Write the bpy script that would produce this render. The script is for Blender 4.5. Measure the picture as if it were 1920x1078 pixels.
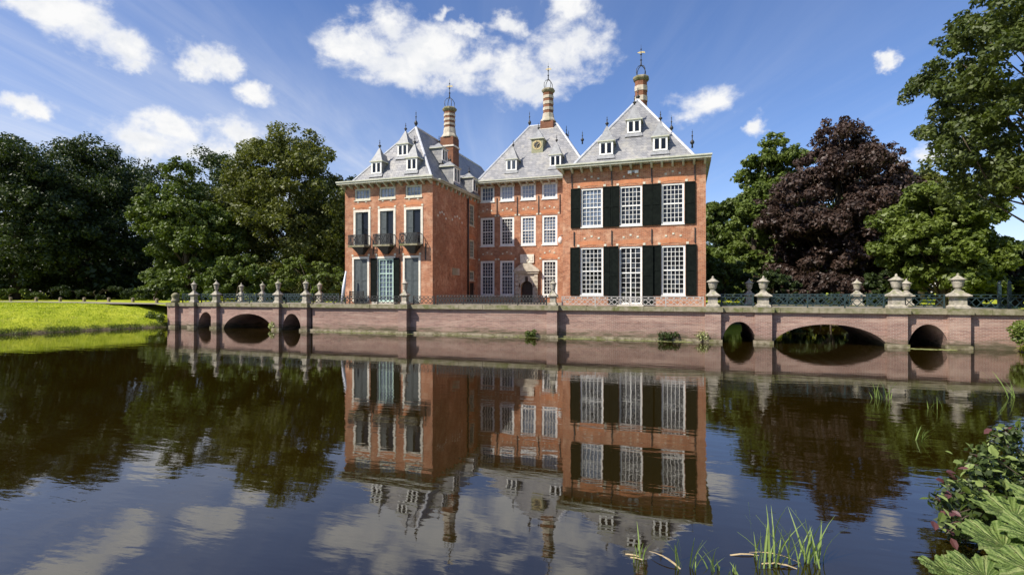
import bpy, math, random
import numpy as np
from mathutils import Vector
R = math.radians
scene = bpy.context.scene
for o in list(bpy.data.objects): bpy.data.objects.remove(o)
COL = scene.collection

# ------------------------------------------------------------------ camera
FPX, YAW, EYE = 980.0, math.atan(320/980), 2.7
S_, C_ = math.sin(YAW), math.cos(YAW)
HOR = 548.0
cam = bpy.data.cameras.new('camera'); cam_o = bpy.data.objects.new('camera', cam); COL.objects.link(cam_o)
cam.sensor_width = 36; cam.lens = FPX/1920*36; cam.shift_y = (HOR-539)/1920
cam.clip_start = 0.1; cam.clip_end = 6000
cam_o.location = (0, 0, EYE); cam_o.rotation_euler = (R(90), 0, YAW)
scene.camera = cam_o

# surveying helpers: a sight line of the photograph met with a plane Y = const gives metres
def at(px, Y):
    a = (px-960)/FPX; return Y*(-S_+a*C_)/(C_+a*S_)
def dep(px, Y):
    a = (px-960)/FPX; return Y/(C_+a*S_)
def zat(px, py, Y): return EYE+(HOR-py)/FPX*dep(px, Y)
def azel(px, py):
    a = (px-960)/FPX; b = (HOR-py)/FPX
    x, y = -S_+a*C_, C_+a*S_
    return math.atan2(x, y), math.atan2(b, math.hypot(x, y))

# ------------------------------------------------------------------ sun and sky
SUN_AZ, SUN_EL = R(42), R(46)          # the light travels towards +X +Y
sun = bpy.data.lights.new('sun', 'SUN'); sun.energy = 5.0; sun.angle = R(0.53); sun.color = (1, .935, .83)
sun_o = bpy.data.objects.new('sun', sun); COL.objects.link(sun_o)
d_ = Vector((math.sin(SUN_AZ)*math.cos(SUN_EL), math.cos(SUN_AZ)*math.cos(SUN_EL), -math.sin(SUN_EL)))
sun_o.rotation_euler = d_.to_track_quat('-Z', 'Y').to_euler(); sun_o.location = (-40, -40, 60)

world = bpy.data.worlds.new('World'); scene.world = world; world.use_nodes = True
class NT:
    def __init__(s, t): s.t = t; s.n = t.nodes; s.l = t.links; s.n.clear()
    def add(s, typ, **kw):
        n = s.n.new(typ)
        for k, v in kw.items():
            if hasattr(n, k) and not (k in n.inputs): setattr(n, k, v)
        return n
    def put(s, sock, v):
        if isinstance(v, bpy.types.NodeSocket): s.l.new(v, sock)
        else: sock.default_value = v
    def math(s, op, a, b=0.0, c=None, clamp=False):
        n = s.n.new('ShaderNodeMath'); n.operation = op; n.use_clamp = clamp
        s.put(n.inputs[0], a); s.put(n.inputs[1], b)
        if c is not None: s.put(n.inputs[2], c)
        return n.outputs[0]
    def vmath(s, op, a, b=None, c=None, scale=None):
        n = s.n.new('ShaderNodeVectorMath'); n.operation = op
        s.put(n.inputs[0], a)
        if b is not None: s.put(n.inputs[1], b)
        if c is not None: s.put(n.inputs[2], c)
        if scale is not None: s.put(n.inputs['Scale'], scale)
        return n.outputs['Value'] if op in ('LENGTH', 'DOT_PRODUCT') else n.outputs[0]
    def comb(s, x, y, z):
        n = s.n.new('ShaderNodeCombineXYZ'); s.put(n.inputs[0], x); s.put(n.inputs[1], y); s.put(n.inputs[2], z); return n.outputs[0]
    def sep(s, v):
        n = s.n.new('ShaderNodeSeparateXYZ'); s.put(n.inputs[0], v); return n.outputs
    def noise(s, vec, scale, detail=4, rough=.55, dist=0.0):
        n = s.n.new('ShaderNodeTexNoise'); s.put(n.inputs['Vector'], vec)
        n.inputs['Scale'].default_value = scale; n.inputs['Detail'].default_value = detail
        n.inputs['Roughness'].default_value = rough; n.inputs['Distortion'].default_value = dist
        return n.outputs[0]
    def smooth(s, v, a, b, lo=0.0, hi=1.0):
        n = s.n.new('ShaderNodeMapRange'); n.interpolation_type = 'SMOOTHSTEP'
        s.put(n.inputs[0], v); n.inputs[1].default_value = a; n.inputs[2].default_value = b
        n.inputs[3].default_value = lo; n.inputs[4].default_value = hi
        return n.outputs[0]
    def mix(s, f, a, b, blend='MIX'):
        n = s.n.new('ShaderNodeMix'); n.data_type = 'RGBA'; n.blend_type = blend
        s.put(n.inputs[0], f)
        for i, v in ((6, a), (7, b)):
            if isinstance(v, bpy.types.NodeSocket): s.l.new(v, n.inputs[i])
            else: n.inputs[i].default_value = (*v[:3], 1)
        return n.outputs[2]

def build_world():
    w = NT(world.node_tree)
    sky = w.add('ShaderNodeTexSky'); sky.sky_type = 'NISHITA'; sky.sun_disc = False
    sky.sun_elevation = SUN_EL; sky.sun_rotation = SUN_AZ+math.pi
    sky.air_density = 1.0; sky.dust_density = .6; sky.ozone_density = 3.0; sky.altitude = 0
    v = w.add('ShaderNodeTexCoord').outputs['Generated']
    x, y, z = w.sep(v)
    az = w.math('ARCTAN2', x, y)
    el = w.math('ARCSINE', z)
    wn = w.n.new('ShaderNodeTexNoise'); w.put(wn.inputs['Vector'], v); wn.inputs['Scale'].default_value = 14; wn.inputs['Detail'].default_value = 5; wn.inputs['Roughness'].default_value = .6
    p = w.vmath('ADD', w.comb(az, el, 0.0), w.vmath('MULTIPLY', w.vmath('SUBTRACT', wn.outputs[1], (.5, .5, .5)), (.11, .075, 0)))
    # cumulus: (px, py, half width, half height) of the clouds seen, then others all round the sky
    blobs = [(675,88,62,34),(735,62,62,38),(800,95,90,46),(800,130,95,34),(880,125,80,30),(960,140,80,36),(1000,160,60,24),
             (1055,100,62,56),(1090,75,45,40),(955,48,34,24),(1070,18,32,28),(885,62,26,16),(830,28,18,16),(740,125,90,32),(640,95,34,18),
             (60,8,60,22),(120,22,75,34),(180,55,62,44),(225,90,42,34),(240,122,26,14),
             (390,112,52,28),(360,125,34,15),(430,122,22,20),(485,180,36,17),(38,195,42,18),(60,205,30,9),
             (300,268,95,34),(330,240,40,26),(440,258,44,32),(390,280,70,25),(250,262,40,14),
             (1322,200,56,32),(1300,218,34,22),(1345,195,30,20),(1780,268,75,30),(1820,252,30,26),(1745,290,50,16),(1425,228,18,16),(1665,115,20,12)]
    spec = []
    for px, py, rx, ry in blobs:
        a0, e0 = azel(px, py); a1, _ = azel(px+rx, py); _, e1 = azel(px, py-ry)
        spec.append((a0, e0, abs(a1-a0)*1.12, abs(e1-e0)*1.12))
    rr = random.Random(5)
    for k in range(9):
        a0 = YAW+R(65+rr.random()*230); a0 = -(a0 if a0 < math.pi else a0-2*math.pi)
        e0 = R(8+rr.random()*45); sx = R(5+rr.random()*9)
        for j in range(2):
            spec.append((a0+rr.uniform(-1, 1)*sx, e0+rr.uniform(-.4, .4)*sx, sx*rr.uniform(.6, 1.1), sx*rr.uniform(.3, .5)))
    def field(pp):
        cur = None
        for a0, e0, sa, se in spec:
            ln = w.vmath('LENGTH', w.vmath('MULTIPLY_ADD', pp, (1/sa, 1/se, 0), (-a0/sa, -e0/se, 0)))
            if cur is None: cur = ln
            else:
                n = w.n.new('ShaderNodeMath'); n.operation = 'SMOOTH_MIN'
                w.put(n.inputs[0], cur); w.put(n.inputs[1], ln); n.inputs[2].default_value = .35; cur = n.outputs[0]
        return cur
    cur = field(p); cur2 = field(w.vmath('ADD', p, (-.015, .03, 0)))
    vs = w.vmath('MULTIPLY', v, (1, 1, 1.5))
    n1 = w.noise(vs, 13, 10, .62, .2)
    f = w.math('ADD', w.math('SUBTRACT', 1.0, cur), w.math('MULTIPLY', w.math('SUBTRACT', n1, .5), 3.0))
    alpha = w.smooth(f, -.36, .80)
    # high cirrus drawn out in parallel bands, seen in perspective
    zz = w.math('MAXIMUM', z, .03)
    u0, v0 = w.math('DIVIDE', x, zz), w.math('DIVIDE', y, zz)
    cu = w.math('ADD', w.math('MULTIPLY', u0, C_), w.math('MULTIPLY', v0, S_))
    cv = w.math('ADD', w.math('MULTIPLY', u0, -S_), w.math('MULTIPLY', v0, C_))
    cn = w.noise(w.comb(w.math('MULTIPLY', cu, 3.2), w.math('MULTIPLY', cv, .30), 3.0), 1.0, 8, .62, 1.1)
    cn2 = w.noise(w.comb(cu, w.math('MULTIPLY', cv, .5), 9.0), .5, 3, .5)
    cir = w.math('MULTIPLY', w.smooth(cn, .42, .76), w.smooth(cn2, .3, .6))
    veil = w.smooth(w.noise(w.comb(cu, w.math('MULTIPLY', cv, .35), 21.0), .8, 6, .6, .8), .40, .75)
    cir = w.math('ADD', w.math('MULTIPLY', cir, .08), w.math('MULTIPLY', veil, .06))
    sheets = None
    for px, py, rx, ry in ((300, 300, 620, 260),):      # thin sheets of high cloud
        a0, e0 = azel(px, py); q = w.vmath('LENGTH', w.vmath('MULTIPLY_ADD', p, (FPX/rx, FPX/ry, 0), (-a0*FPX/rx, -e0*FPX/ry, 0)))
        q = w.smooth(q, 1.25, .1); sheets = q if sheets is None else w.math('MAXIMUM', sheets, q)
    thin = w.math('ADD', .55, w.math('MULTIPLY', w.math('ADD', w.math('MULTIPLY', w.math('SUBTRACT', cn, .5), .5), w.math('SUBTRACT', veil, .4)), .7), clamp=True)
    cir = w.math('ADD', cir, w.math('MULTIPLY', w.math('MULTIPLY', sheets, thin), .75), clamp=True)
    hs = w.n.new('ShaderNodeHueSaturation'); hs.inputs['Saturation'].default_value = 1.14; hs.inputs['Value'].default_value = 1.0; w.l.new(sky.outputs[0], hs.inputs['Color'])
    skyc = w.mix(1.0, hs.outputs[0], (1.07, .97, 1.10), 'MULTIPLY')
    n3 = w.noise(w.vmath('ADD', vs, (.022, .022, -.035)), 13, 10, .62, .2)
    relief = w.smooth(w.math('SUBTRACT', n1, n3), -.14, .16)
    core = w.smooth(f, .25, 1.1)
    under = w.smooth(w.math('SUBTRACT', cur, cur2), -.25, .45)
    shade = w.math('MULTIPLY', w.math('MULTIPLY', w.math('ADD', w.math('MULTIPLY', w.math('SUBTRACT', 1.0, relief), .55), w.math('MULTIPLY', under, .75)), core), 1.0, clamp=True)
    cc = w.mix(shade, (1.0, 1.0, 1.0), (.62, .68, .79))
    b1 = w.n.new('ShaderNodeBackground'); w.put(b1.inputs[0], skyc); b1.inputs[1].default_value = .102
    b2 = w.n.new('ShaderNodeBackground'); w.put(b2.inputs[0], cc); b2.inputs[1].default_value = 0.66
    b3 = w.n.new('ShaderNodeBackground'); b3.inputs[0].default_value = (.93, .95, 1, 1); b3.inputs[1].default_value = .66
    m0 = w.n.new('ShaderNodeMixShader'); w.put(m0.inputs[0], cir); w.l.new(b1.outputs[0], m0.inputs[1]); w.l.new(b3.outputs[0], m0.inputs[2])
    m1 = w.n.new('ShaderNodeMixShader'); w.put(m1.inputs[0], alpha); w.l.new(m0.outputs[0], m1.inputs[1]); w.l.new(b2.outputs[0], m1.inputs[2])
    out = w.n.new('ShaderNodeOutputWorld'); w.l.new(m1.outputs[0], out.inputs[0])
build_world()
vs_ = scene.view_settings
vs_.view_transform = 'Standard'; vs_.look = 'None'; vs_.gamma = 1; vs_.use_curve_mapping = False
vs_.exposure = 0.56
scene.render.engine = 'CYCLES'
scene.render.resolution_x, scene.render.resolution_y = 1024, 574

# ------------------------------------------------------------------ materials
M = {}
def new_mat(name):
    m = bpy.data.materials.new(name); m.use_nodes = True; M[name] = m
    t = NT(m.node_tree); out = t.n.new('ShaderNodeOutputMaterial')
    p = t.n.new('ShaderNodeBsdfPrincipled'); t.l.new(p.outputs[0], out.inputs[0])
    pos = t.n.new('ShaderNodeNewGeometry').outputs['Position']
    return m, t, p, pos, out
def bump(t, p, h, strength, dist):
    b = t.n.new('ShaderNodeBump'); b.inputs['Strength'].default_value = strength; b.inputs['Distance'].default_value = dist
    t.put(b.inputs['Height'], h); t.l.new(b.outputs[0], p.inputs['Normal'])
def plain(name, c1, c2=None, scale=3, rough=.6, spec=.5, metal=0, bmp=0, third=None, stretch=(1, 1, 1), tscale=.6, lo=.35, hi=.65):
    m, t, p, pos, out = new_mat(name)
    c2 = c2 or tuple(c*.75 for c in c1)
    vec = t.vmath('MULTIPLY', pos, stretch)
    n = t.noise(vec, scale, 6, .6)
    col = t.mix(t.smooth(n, lo, hi), c1, c2)
    if third: col = t.mix(t.smooth(t.noise(vec, tscale, 5, .65), .5, .68), col, third)
    t.put(p.inputs['Base Color'], col); p.inputs['Roughness'].default_value = rough
    p.inputs['Specular IOR Level'].default_value = spec; p.inputs['Metallic'].default_value = metal
    if bmp: bump(t, p, t.noise(vec, scale*4, 5, .6), bmp, .02)
    return m
def brick(name, c1, c2, mortar, stain, stain2, bw=.23, rh=.07, ms=.012, streak=(1, 1, 1), amount=.55):
    m, t, p, pos, out = new_mat(name)
    x, y, z = t.sep(pos)
    vec = t.comb(t.math('ADD', x, y), z, 0.0)
    b = t.n.new('ShaderNodeTexBrick'); t.put(b.inputs['Vector'], vec)
    b.inputs['Color1'].default_value = (*c1, 1); b.inputs['Color2'].default_value = (*c2, 1); b.inputs['Mortar'].default_value = (*mortar, 1)
    b.inputs['Scale'].default_value = 1; b.inputs['Mortar Size'].default_value = ms; b.inputs['Brick Width'].default_value = bw; b.inputs['Row Height'].default_value = rh
    b.inputs['Mortar Smooth'].default_value = .3; b.inputs['Bias'].default_value = 0
    sv = t.vmath('MULTIPLY', pos, streak)
    n1 = t.noise(sv, 1.3, 8, .7); n2 = t.noise(sv, 3.6, 7, .65); n3 = t.noise(sv, .33, 4, .55)
    col = t.mix(t.math('MULTIPLY', t.smooth(n1, .45, .7), amount), b.outputs[0], stain)
    col = t.mix(t.math('MULTIPLY', t.smooth(n2, .5, .75), amount), col, stain2)
    col = t.mix(1.0, col, t.mix(t.smooth(n3, .3, .7), (.82, .82, .82), (1.12, 1.1, 1.08)), 'MULTIPLY')
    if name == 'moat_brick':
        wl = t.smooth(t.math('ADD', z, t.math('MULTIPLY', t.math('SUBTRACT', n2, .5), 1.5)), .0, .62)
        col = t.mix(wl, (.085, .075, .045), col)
    t.put(p.inputs['Base Color'], col); p.inputs['Roughness'].default_value = (.5 if name == 'slate' else .85); p.inputs['Specular IOR Level'].default_value = .5 if name == 'slate' else .2
    bump(t, p, t.math('ADD', b.outputs[1], t.math('MULTIPLY', n2, -.6)), .5, .015)
    return m

brick('house_brick', (.46, .180, .090), (.28, .094, .046), (.42, .28, .19), (.60, .38, .25), (.16, .058, .034), amount=.75)
brick('arch_brick', (.52, .185, .075), (.46, .15, .06), (.45, .29, .19), (.54, .27, .15), (.36, .11, .05), bw=.07, rh=.28, amount=.35)
brick('chimney_brick', (.22, .075, .035), (.15, .05, .025), (.24, .17, .12), (.26, .12, .06), (.10, .04, .02))
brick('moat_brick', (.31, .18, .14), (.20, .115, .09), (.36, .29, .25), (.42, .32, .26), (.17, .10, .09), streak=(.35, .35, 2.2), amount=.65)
brick('slate', (.28, .28, .28), (.18, .185, .195), (.13, .13, .14), (.37, .355, .31), (.15, .15, .16), bw=.32, rh=.22, ms=.014, amount=.75)
plain('dormer_lead', (.27, .275, .28), (.19, .195, .20), 5, .55, .4)
plain('lead', (.55, .56, .58), (.44, .45, .47), 2.5, .45, .5)
plain('stone', (.52, .46, .37), (.38, .33, .26), 4, .8, .3, bmp=.3, third=(.30, .28, .2))
plain('pale_stone', (.70, .66, .57), (.58, .53, .44), 3, .8, .3, bmp=.2)
plain('urn_stone', (.40, .36, .29), (.24, .22, .18), 7, .85, .25, bmp=.5, third=(.20, .20, .11), tscale=3)
plain('mossy_stone', (.27, .24, .17), (.16, .15, .085), 3.5, .9, .2, bmp=.5, third=(.12, .13, .045), tscale=1.4)
plain('string_stone', (.33, .24, .19), (.20, .11, .09), 2.5, .9, .2, stretch=(.6, .6, 2), third=(.17, .11, .09))
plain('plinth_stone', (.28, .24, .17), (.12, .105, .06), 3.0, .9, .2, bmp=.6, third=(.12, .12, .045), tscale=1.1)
plain('white_paint', (.78, .77, .73), (.70, .69, .64), 3, .45, .5)
plain('cream_paint', (.60, .57, .46), (.48, .46, .36), 4, .55, .4)
plain('eave_paint', (.50, .50, .41), (.40, .41, .32), 3, .6, .4, third=(.34, .36, .26))
plain('mint_paint', (.46, .60, .52), (.38, .52, .44), 3, .45, .5)
plain('dark_shutter', (.005, .007, .006), (.008, .011, .009), 5, .75, .06)
plain('teal_shutter', (.078, .092, .094), (.058, .070, .072), 5, .6, .25)
plain('iron', (.016, .018, .018), (.028, .026, .022), 8, .5, .5)
plain('blue_iron', (.022, .045, .05), (.018, .034, .036), 6, .45, .5)
plain('grey_iron', (.42, .40, .37), (.30, .28, .26), 8, .5, .5)
plain('gilt', (.62, .48, .22), (.36, .30, .16), 12, .5, .5)
plain('clock_board', (.30, .29, .17), (.22, .22, .13), 8, .6, .4)
plain('dark_wood', (.045, .026, .015), (.03, .018, .011), 5, .6, .4)
plain('post_wood', (.24, .19, .14), (.15, .12, .09), 6, .8, .3)
plain('gravel', (.26, .23, .18), (.20, .175, .14), 9, .9, .2, bmp=.4)
plain('bark', (.10, .08, .055), (.055, .042, .03), 3, .9, .2, bmp=.6, stretch=(1, 1, .25))
plain('pole_paint', (.66, .68, .72), (.56, .58, .62), 3, .5, .5)
plain('dead_reed', (.46, .36, .20), (.34, .25, .13), 20, .7, .3)

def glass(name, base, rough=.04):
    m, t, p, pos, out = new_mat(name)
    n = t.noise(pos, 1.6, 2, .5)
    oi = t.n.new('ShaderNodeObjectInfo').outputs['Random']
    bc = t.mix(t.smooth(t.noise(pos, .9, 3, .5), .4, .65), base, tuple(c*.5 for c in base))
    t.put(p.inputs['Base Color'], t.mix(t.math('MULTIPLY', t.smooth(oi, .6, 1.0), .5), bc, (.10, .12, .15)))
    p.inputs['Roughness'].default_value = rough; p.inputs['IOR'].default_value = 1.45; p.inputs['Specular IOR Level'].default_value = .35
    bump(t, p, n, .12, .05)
glass('glass', (.010, .012, .016)); glass('blind_glass', (.36, .41, .50)); glass('sky_glass', (.14, .18, .25)); glass('dim_glass', (.05, .052, .065))  # sky_glass: reflected sky painted into the bluish base colour

def leafm(name, c1, c2, trans=.3, rough=.5, tcol=None, spec=.35):
    m, t, p, pos, out = new_mat(name)
    isl = [o for o in t.n if o.bl_idname == 'ShaderNodeNewGeometry'][0].outputs['Random Per Island']
    big = t.noise(pos, .25, 4, .6)
    f = t.math('ADD', t.math('MULTIPLY', isl, .6), t.math('MULTIPLY', t.smooth(big, .35, .65), .4))
    col = t.mix(f, c1, c2)
    t.put(p.inputs['Base Color'], col); p.inputs['Roughness'].default_value = rough; p.inputs['Specular IOR Level'].default_value = spec
    tr = t.n.new('ShaderNodeBsdfTranslucent'); t.put(tr.inputs[0], t.mix(1.0, col, tcol or (1.5, 1.6, .6), 'MULTIPLY'))
    mx = t.n.new('ShaderNodeMixShader'); mx.inputs[0].default_value = trans
    t.l.new(p.outputs[0], mx.inputs[1]); t.l.new(tr.outputs[0], mx.inputs[2]); t.l.new(mx.outputs[0], out.inputs[0])
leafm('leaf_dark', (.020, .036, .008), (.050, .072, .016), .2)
leafm('leaf_mid', (.050, .080, .013), (.112, .148, .026), .24)
leafm('leaf_olive', (.065, .078, .014), (.140, .150, .030), .25)
leafm('leaf_lime', (.060, .090, .012), (.150, .190, .034), .28)
leafm('leaf_copper', (.036, .022, .016), (.070, .043, .031), .12, tcol=(1.5, 1.0, .7))
leafm('leaf_fresh', (.060, .090, .014), (.140, .180, .036), .26)
leafm('leaf_oak', (.036, .054, .010), (.100, .125, .026), .24)
leafm('grass_blade', (.22, .28, .012), (.38, .42, .035), .35)
leafm('reed_leaf', (.13, .20, .045), (.24, .32, .09), .3)
leafm('bramble_leaf', (.10, .15, .03), (.30, .36, .12), .3)
leafm('bramble_red', (.07, .022, .028), (.12, .05, .045), .2, tcol=(1.5, .8, .8))
leafm('weed', (.20, .24, .07), (.32, .33, .14), .1)
def gunnera_mat():
    m, t, p, pos, out = new_mat('gunnera_leaf')
    oc = t.n.new('ShaderNodeTexCoord').outputs['Object']; x, y, z = t.sep(oc)
    ang = t.math('ARCTAN2', y, x); r_ = t.vmath('LENGTH', t.comb(x, y, 0.0))
    main = t.math('ABSOLUTE', t.math('COSINE', t.math('MULTIPLY', ang, 3.5)))
    sub = t.math('ABSOLUTE', t.math('COSINE', t.math('ADD', t.math('MULTIPLY', ang, 17.5), t.math('MULTIPLY', r_, 2.0))))
    vo = t.n.new('ShaderNodeTexVoronoi'); vo.feature = 'DISTANCE_TO_EDGE'; t.put(vo.inputs['Vector'], oc); vo.inputs['Scale'].default_value = 8
    cell = t.smooth(vo.outputs[0], 0.0, .25); vein = t.smooth(main, .965, .995)
    n = t.noise(oc, 5, 5, .6)
    col = t.mix(t.smooth(n, .3, .7), (.058, .106, .018), (.120, .172, .038))
    col = t.mix(t.math('MULTIPLY', t.math('SUBTRACT', 1.0, cell), .18), col, (.15, .20, .06))
    col = t.mix(t.math('MULTIPLY', t.smooth(sub, .9, 1.0), .45), col, (.26, .32, .11))
    col = t.mix(t.math('MULTIPLY', vein, .7), col, (.30, .34, .13))
    col = t.mix(t.math('MULTIPLY', t.smooth(t.noise(oc, 9, 4, .6), .58, .7), .6), col, (.13, .11, .04))
    t.put(p.inputs['Base Color'], col); p.inputs['Roughness'].default_value = .65; p.inputs['Specular IOR Level'].default_value = .25
    bump(t, p, t.math('ADD', t.math('ADD', t.math('MULTIPLY', cell, .4), sub), t.math('MULTIPLY', t.noise(oc, 22, 4, .6), .7)), .8, .016)
    tr = t.n.new('ShaderNodeBsdfTranslucent'); t.put(tr.inputs[0], t.mix(1.0, col, (1.3, 1.5, .6), 'MULTIPLY'))
    mx = t.n.new('ShaderNodeMixShader'); mx.inputs[0].default_value = .2
    t.l.new(p.outputs[0], mx.inputs[1]); t.l.new(tr.outputs[0], mx.inputs[2]); t.l.new(mx.outputs[0], out.inputs[0])
gunnera_mat()
def ground_mat():
    m, t, p, pos, out = new_mat('turf')
    x, y, z = t.sep(pos)
    n = t.noise(pos, .5, 6, .65); n2 = t.noise(pos, 5, 5, .65)
    g = t.mix(t.smooth(n, .35, .65), (.27, .32, .016), (.42, .44, .034))
    g = t.mix(t.math('MULTIPLY', t.smooth(t.noise(pos, .9, 6, .7), .55, .72), .5), g, (.24, .22, .07))
    g = t.mix(t.math('MULTIPLY', t.smooth(t.noise(pos, 1.7, 6, .7), .56, .7), .55), g, (.07, .115, .012))
    g = t.mix(t.math('MULTIPLY', t.smooth(n2, .45, .75), .5), g, (.12, .17, .018))
    mud = t.mix(t.smooth(n2, .3, .7), (.07, .055, .03), (.12, .10, .06))
    f = t.smooth(t.math('ADD', z, t.math('MULTIPLY', t.math('SUBTRACT', n2, .5), .5)), .05, .4)
    t.put(p.inputs['Base Color'], t.mix(f, mud, g)); p.inputs['Roughness'].default_value = .9; p.inputs['Specular IOR Level'].default_value = .15
    bump(t, p, t.noise(pos, 9, 6, .7), .8, .08)
ground_mat()
def water_mat():
    m, t, p, pos, out = new_mat('moat_water')
    t.put(p.inputs['Base Color'], t.mix(t.smooth(t.noise(pos, .12, 4, .6), .35, .65), (.0105, .0066, .0005), (.0135, .0084, .0009)))
    p.inputs['Roughness'].default_value = .02; p.inputs['IOR'].default_value = 1.95
    a = t.noise(t.vmath('MULTIPLY', pos, (.5, 1.6, 1)), 1.5, 3, .5, .2)
    b = t.noise(t.vmath('MULTIPLY', pos, (.7, 1.5, 1)), 6, 3, .55)
    c = t.noise(pos, .22, 2, .5)
    calm = t.smooth(t.noise(pos, .09, 3, .5), .35, .7, .35, 1.0)
    h = t.math('MULTIPLY', t.math('ADD', t.math('ADD', a, t.math('MULTIPLY', b, .14)), t.math('MULTIPLY', c, .8)), calm)
    bump(t, p, h, 1.0, .0062)
water_mat()

# ------------------------------------------------------------------ mesh tools
def wloc(o):
    v = Vector((0, 0, 0))
    while o is not None: v = v+o.location; o = o.parent
    return v
def smooth_all(me): me.polygons.foreach_set('use_smooth', [True]*len(me.polygons))
class MB:
    def __init__(s): s.v = []; s.f = []
    def add(s, vs, fs):
        o = len(s.v); s.v += [tuple(v) for v in vs]; s.f += [tuple(i+o for i in f) for f in fs]; return s
    def box(s, x0, x1, y0, y1, z0, z1, T=None):
        P = [(x, y, z) for z in (z0, z1) for y in (y0, y1) for x in (x0, x1)]
        if T: P = [T(*q) for q in P]
        return s.add(P, [(0, 2, 3, 1), (4, 5, 7, 6), (0, 1, 5, 4), (2, 6, 7, 3), (0, 4, 6, 2), (1, 3, 7, 5)])
    def prism(s, poly, y0, y1, T=None):           # poly in (x, z), extruded along y
        n = len(poly); P = [(x, y0, z) for x, z in poly]+[(x, y1, z) for x, z in poly]
        if T: P = [T(*q) for q in P]
        return s.add(P, [tuple(range(n)), tuple(range(2*n-1, n-1, -1))]+[(i, i+n, (i+1) % n+n, (i+1) % n) for i in range(n)])
    def lathe(s, prof, n=16, c=(0, 0, 0), rot=0.0, sq=False):
        k = 1/math.cos(math.pi/n) if sq else 1
        P = []
        for r, z in prof:
            for i in range(n):
                a = rot+2*math.pi*i/n; P.append((c[0]+r*k*math.cos(a), c[1]+r*k*math.sin(a), c[2]+z))
        m = len(prof)
        F = [(j*n+i, j*n+(i+1) % n, (j+1)*n+(i+1) % n, (j+1)*n+i) for j in range(m-1) for i in range(n)]
        F += [tuple(range(n-1, -1, -1)), tuple(range((m-1)*n, m*n))]
        return s.add(P, F)
    def tube(s, pts, rad, n=6):
        if not hasattr(rad, '__len__'): rad = [rad]*len(pts)
        pts = [Vector(p) for p in pts]; P = []
        for i, p in enumerate(pts):
            d = (pts[min(i+1, len(pts)-1)]-pts[max(i-1, 0)]).normalized()
            a = d.cross(Vector((0, 0, 1)) if abs(d.z) < .9 else Vector((1, 0, 0))).normalized(); b = d.cross(a)
            for k in range(n):
                q = 2*math.pi*k/n; P.append(p+(a*math.cos(q)+b*math.sin(q))*rad[i])
        m = len(pts)
        F = [(j*n+i, j*n+(i+1) % n, (j+1)*n+(i+1) % n, (j+1)*n+i) for j in range(m-1) for i in range(n)]
        F += [tuple(range(n-1, -1, -1)), tuple(range((m-1)*n, m*n))]
        return s.add(P, F)
    def mesh(s, name, mat, off=(0, 0, 0), smooth=False):
        me = bpy.data.meshes.new(name)
        me.from_pydata([(v[0]-off[0], v[1]-off[1], v[2]-off[2]) for v in s.v], [], s.f)
        me.materials.append(M[mat]); me.update()
        if smooth: smooth_all(me)
        return me
    def build(s, name, mat, parent=None, smooth=False, loc=None):
        off = wloc(parent) if parent else Vector((0, 0, 0))
        if loc is not None: off = Vector(loc)
        o = bpy.data.objects.new(name, s.mesh(name, mat, off, smooth)); COL.objects.link(o)
        if loc is not None: o.location = off-(wloc(parent) if parent else Vector((0, 0, 0)))
        o.parent = parent
        return o
def tag(o, label=None, cat=None, group=None, kind=None):
    for k, v in (('label', label), ('category', cat), ('group', group), ('kind', kind)):
        if v: o[k] = v
    return o
def thing(name, loc, label, cat, group=None):
    o = bpy.data.objects.new(name, None); COL.objects.link(o); o.location = loc; o.empty_display_size = .3
    return tag(o, label, cat, group)
def copy_tree(o, parent=None):
    c = o.copy(); COL.objects.link(c); c.parent = parent
    for ch in list(o.children): copy_tree(ch, c)
    return c
def inst(name, me, parent, loc, rot=(0, 0, 0), sc=(1, 1, 1)):
    o = bpy.data.objects.new(name, me); COL.objects.link(o); o.parent = parent
    o.location = Vector(loc)-(wloc(parent) if parent else Vector((0, 0, 0))); o.rotation_euler = rot; o.scale = sc
    return o
def np_mesh(name, V, F, mat):
    me = bpy.data.meshes.new(name); k = F.shape[1]
    me.vertices.add(len(V)); me.vertices.foreach_set('co', V.astype(np.float32).ravel())
    me.loops.add(F.size); me.loops.foreach_set('vertex_index', F.astype(np.int32).ravel())
    me.polygons.add(len(F)); me.polygons.foreach_set('loop_start', np.arange(0, F.size, k, dtype=np.int32))
    me.polygons.foreach_set('loop_total', np.full(len(F), k, np.int32))
    me.materials.append(M[mat]); me.update(calc_edges=True); return me

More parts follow.
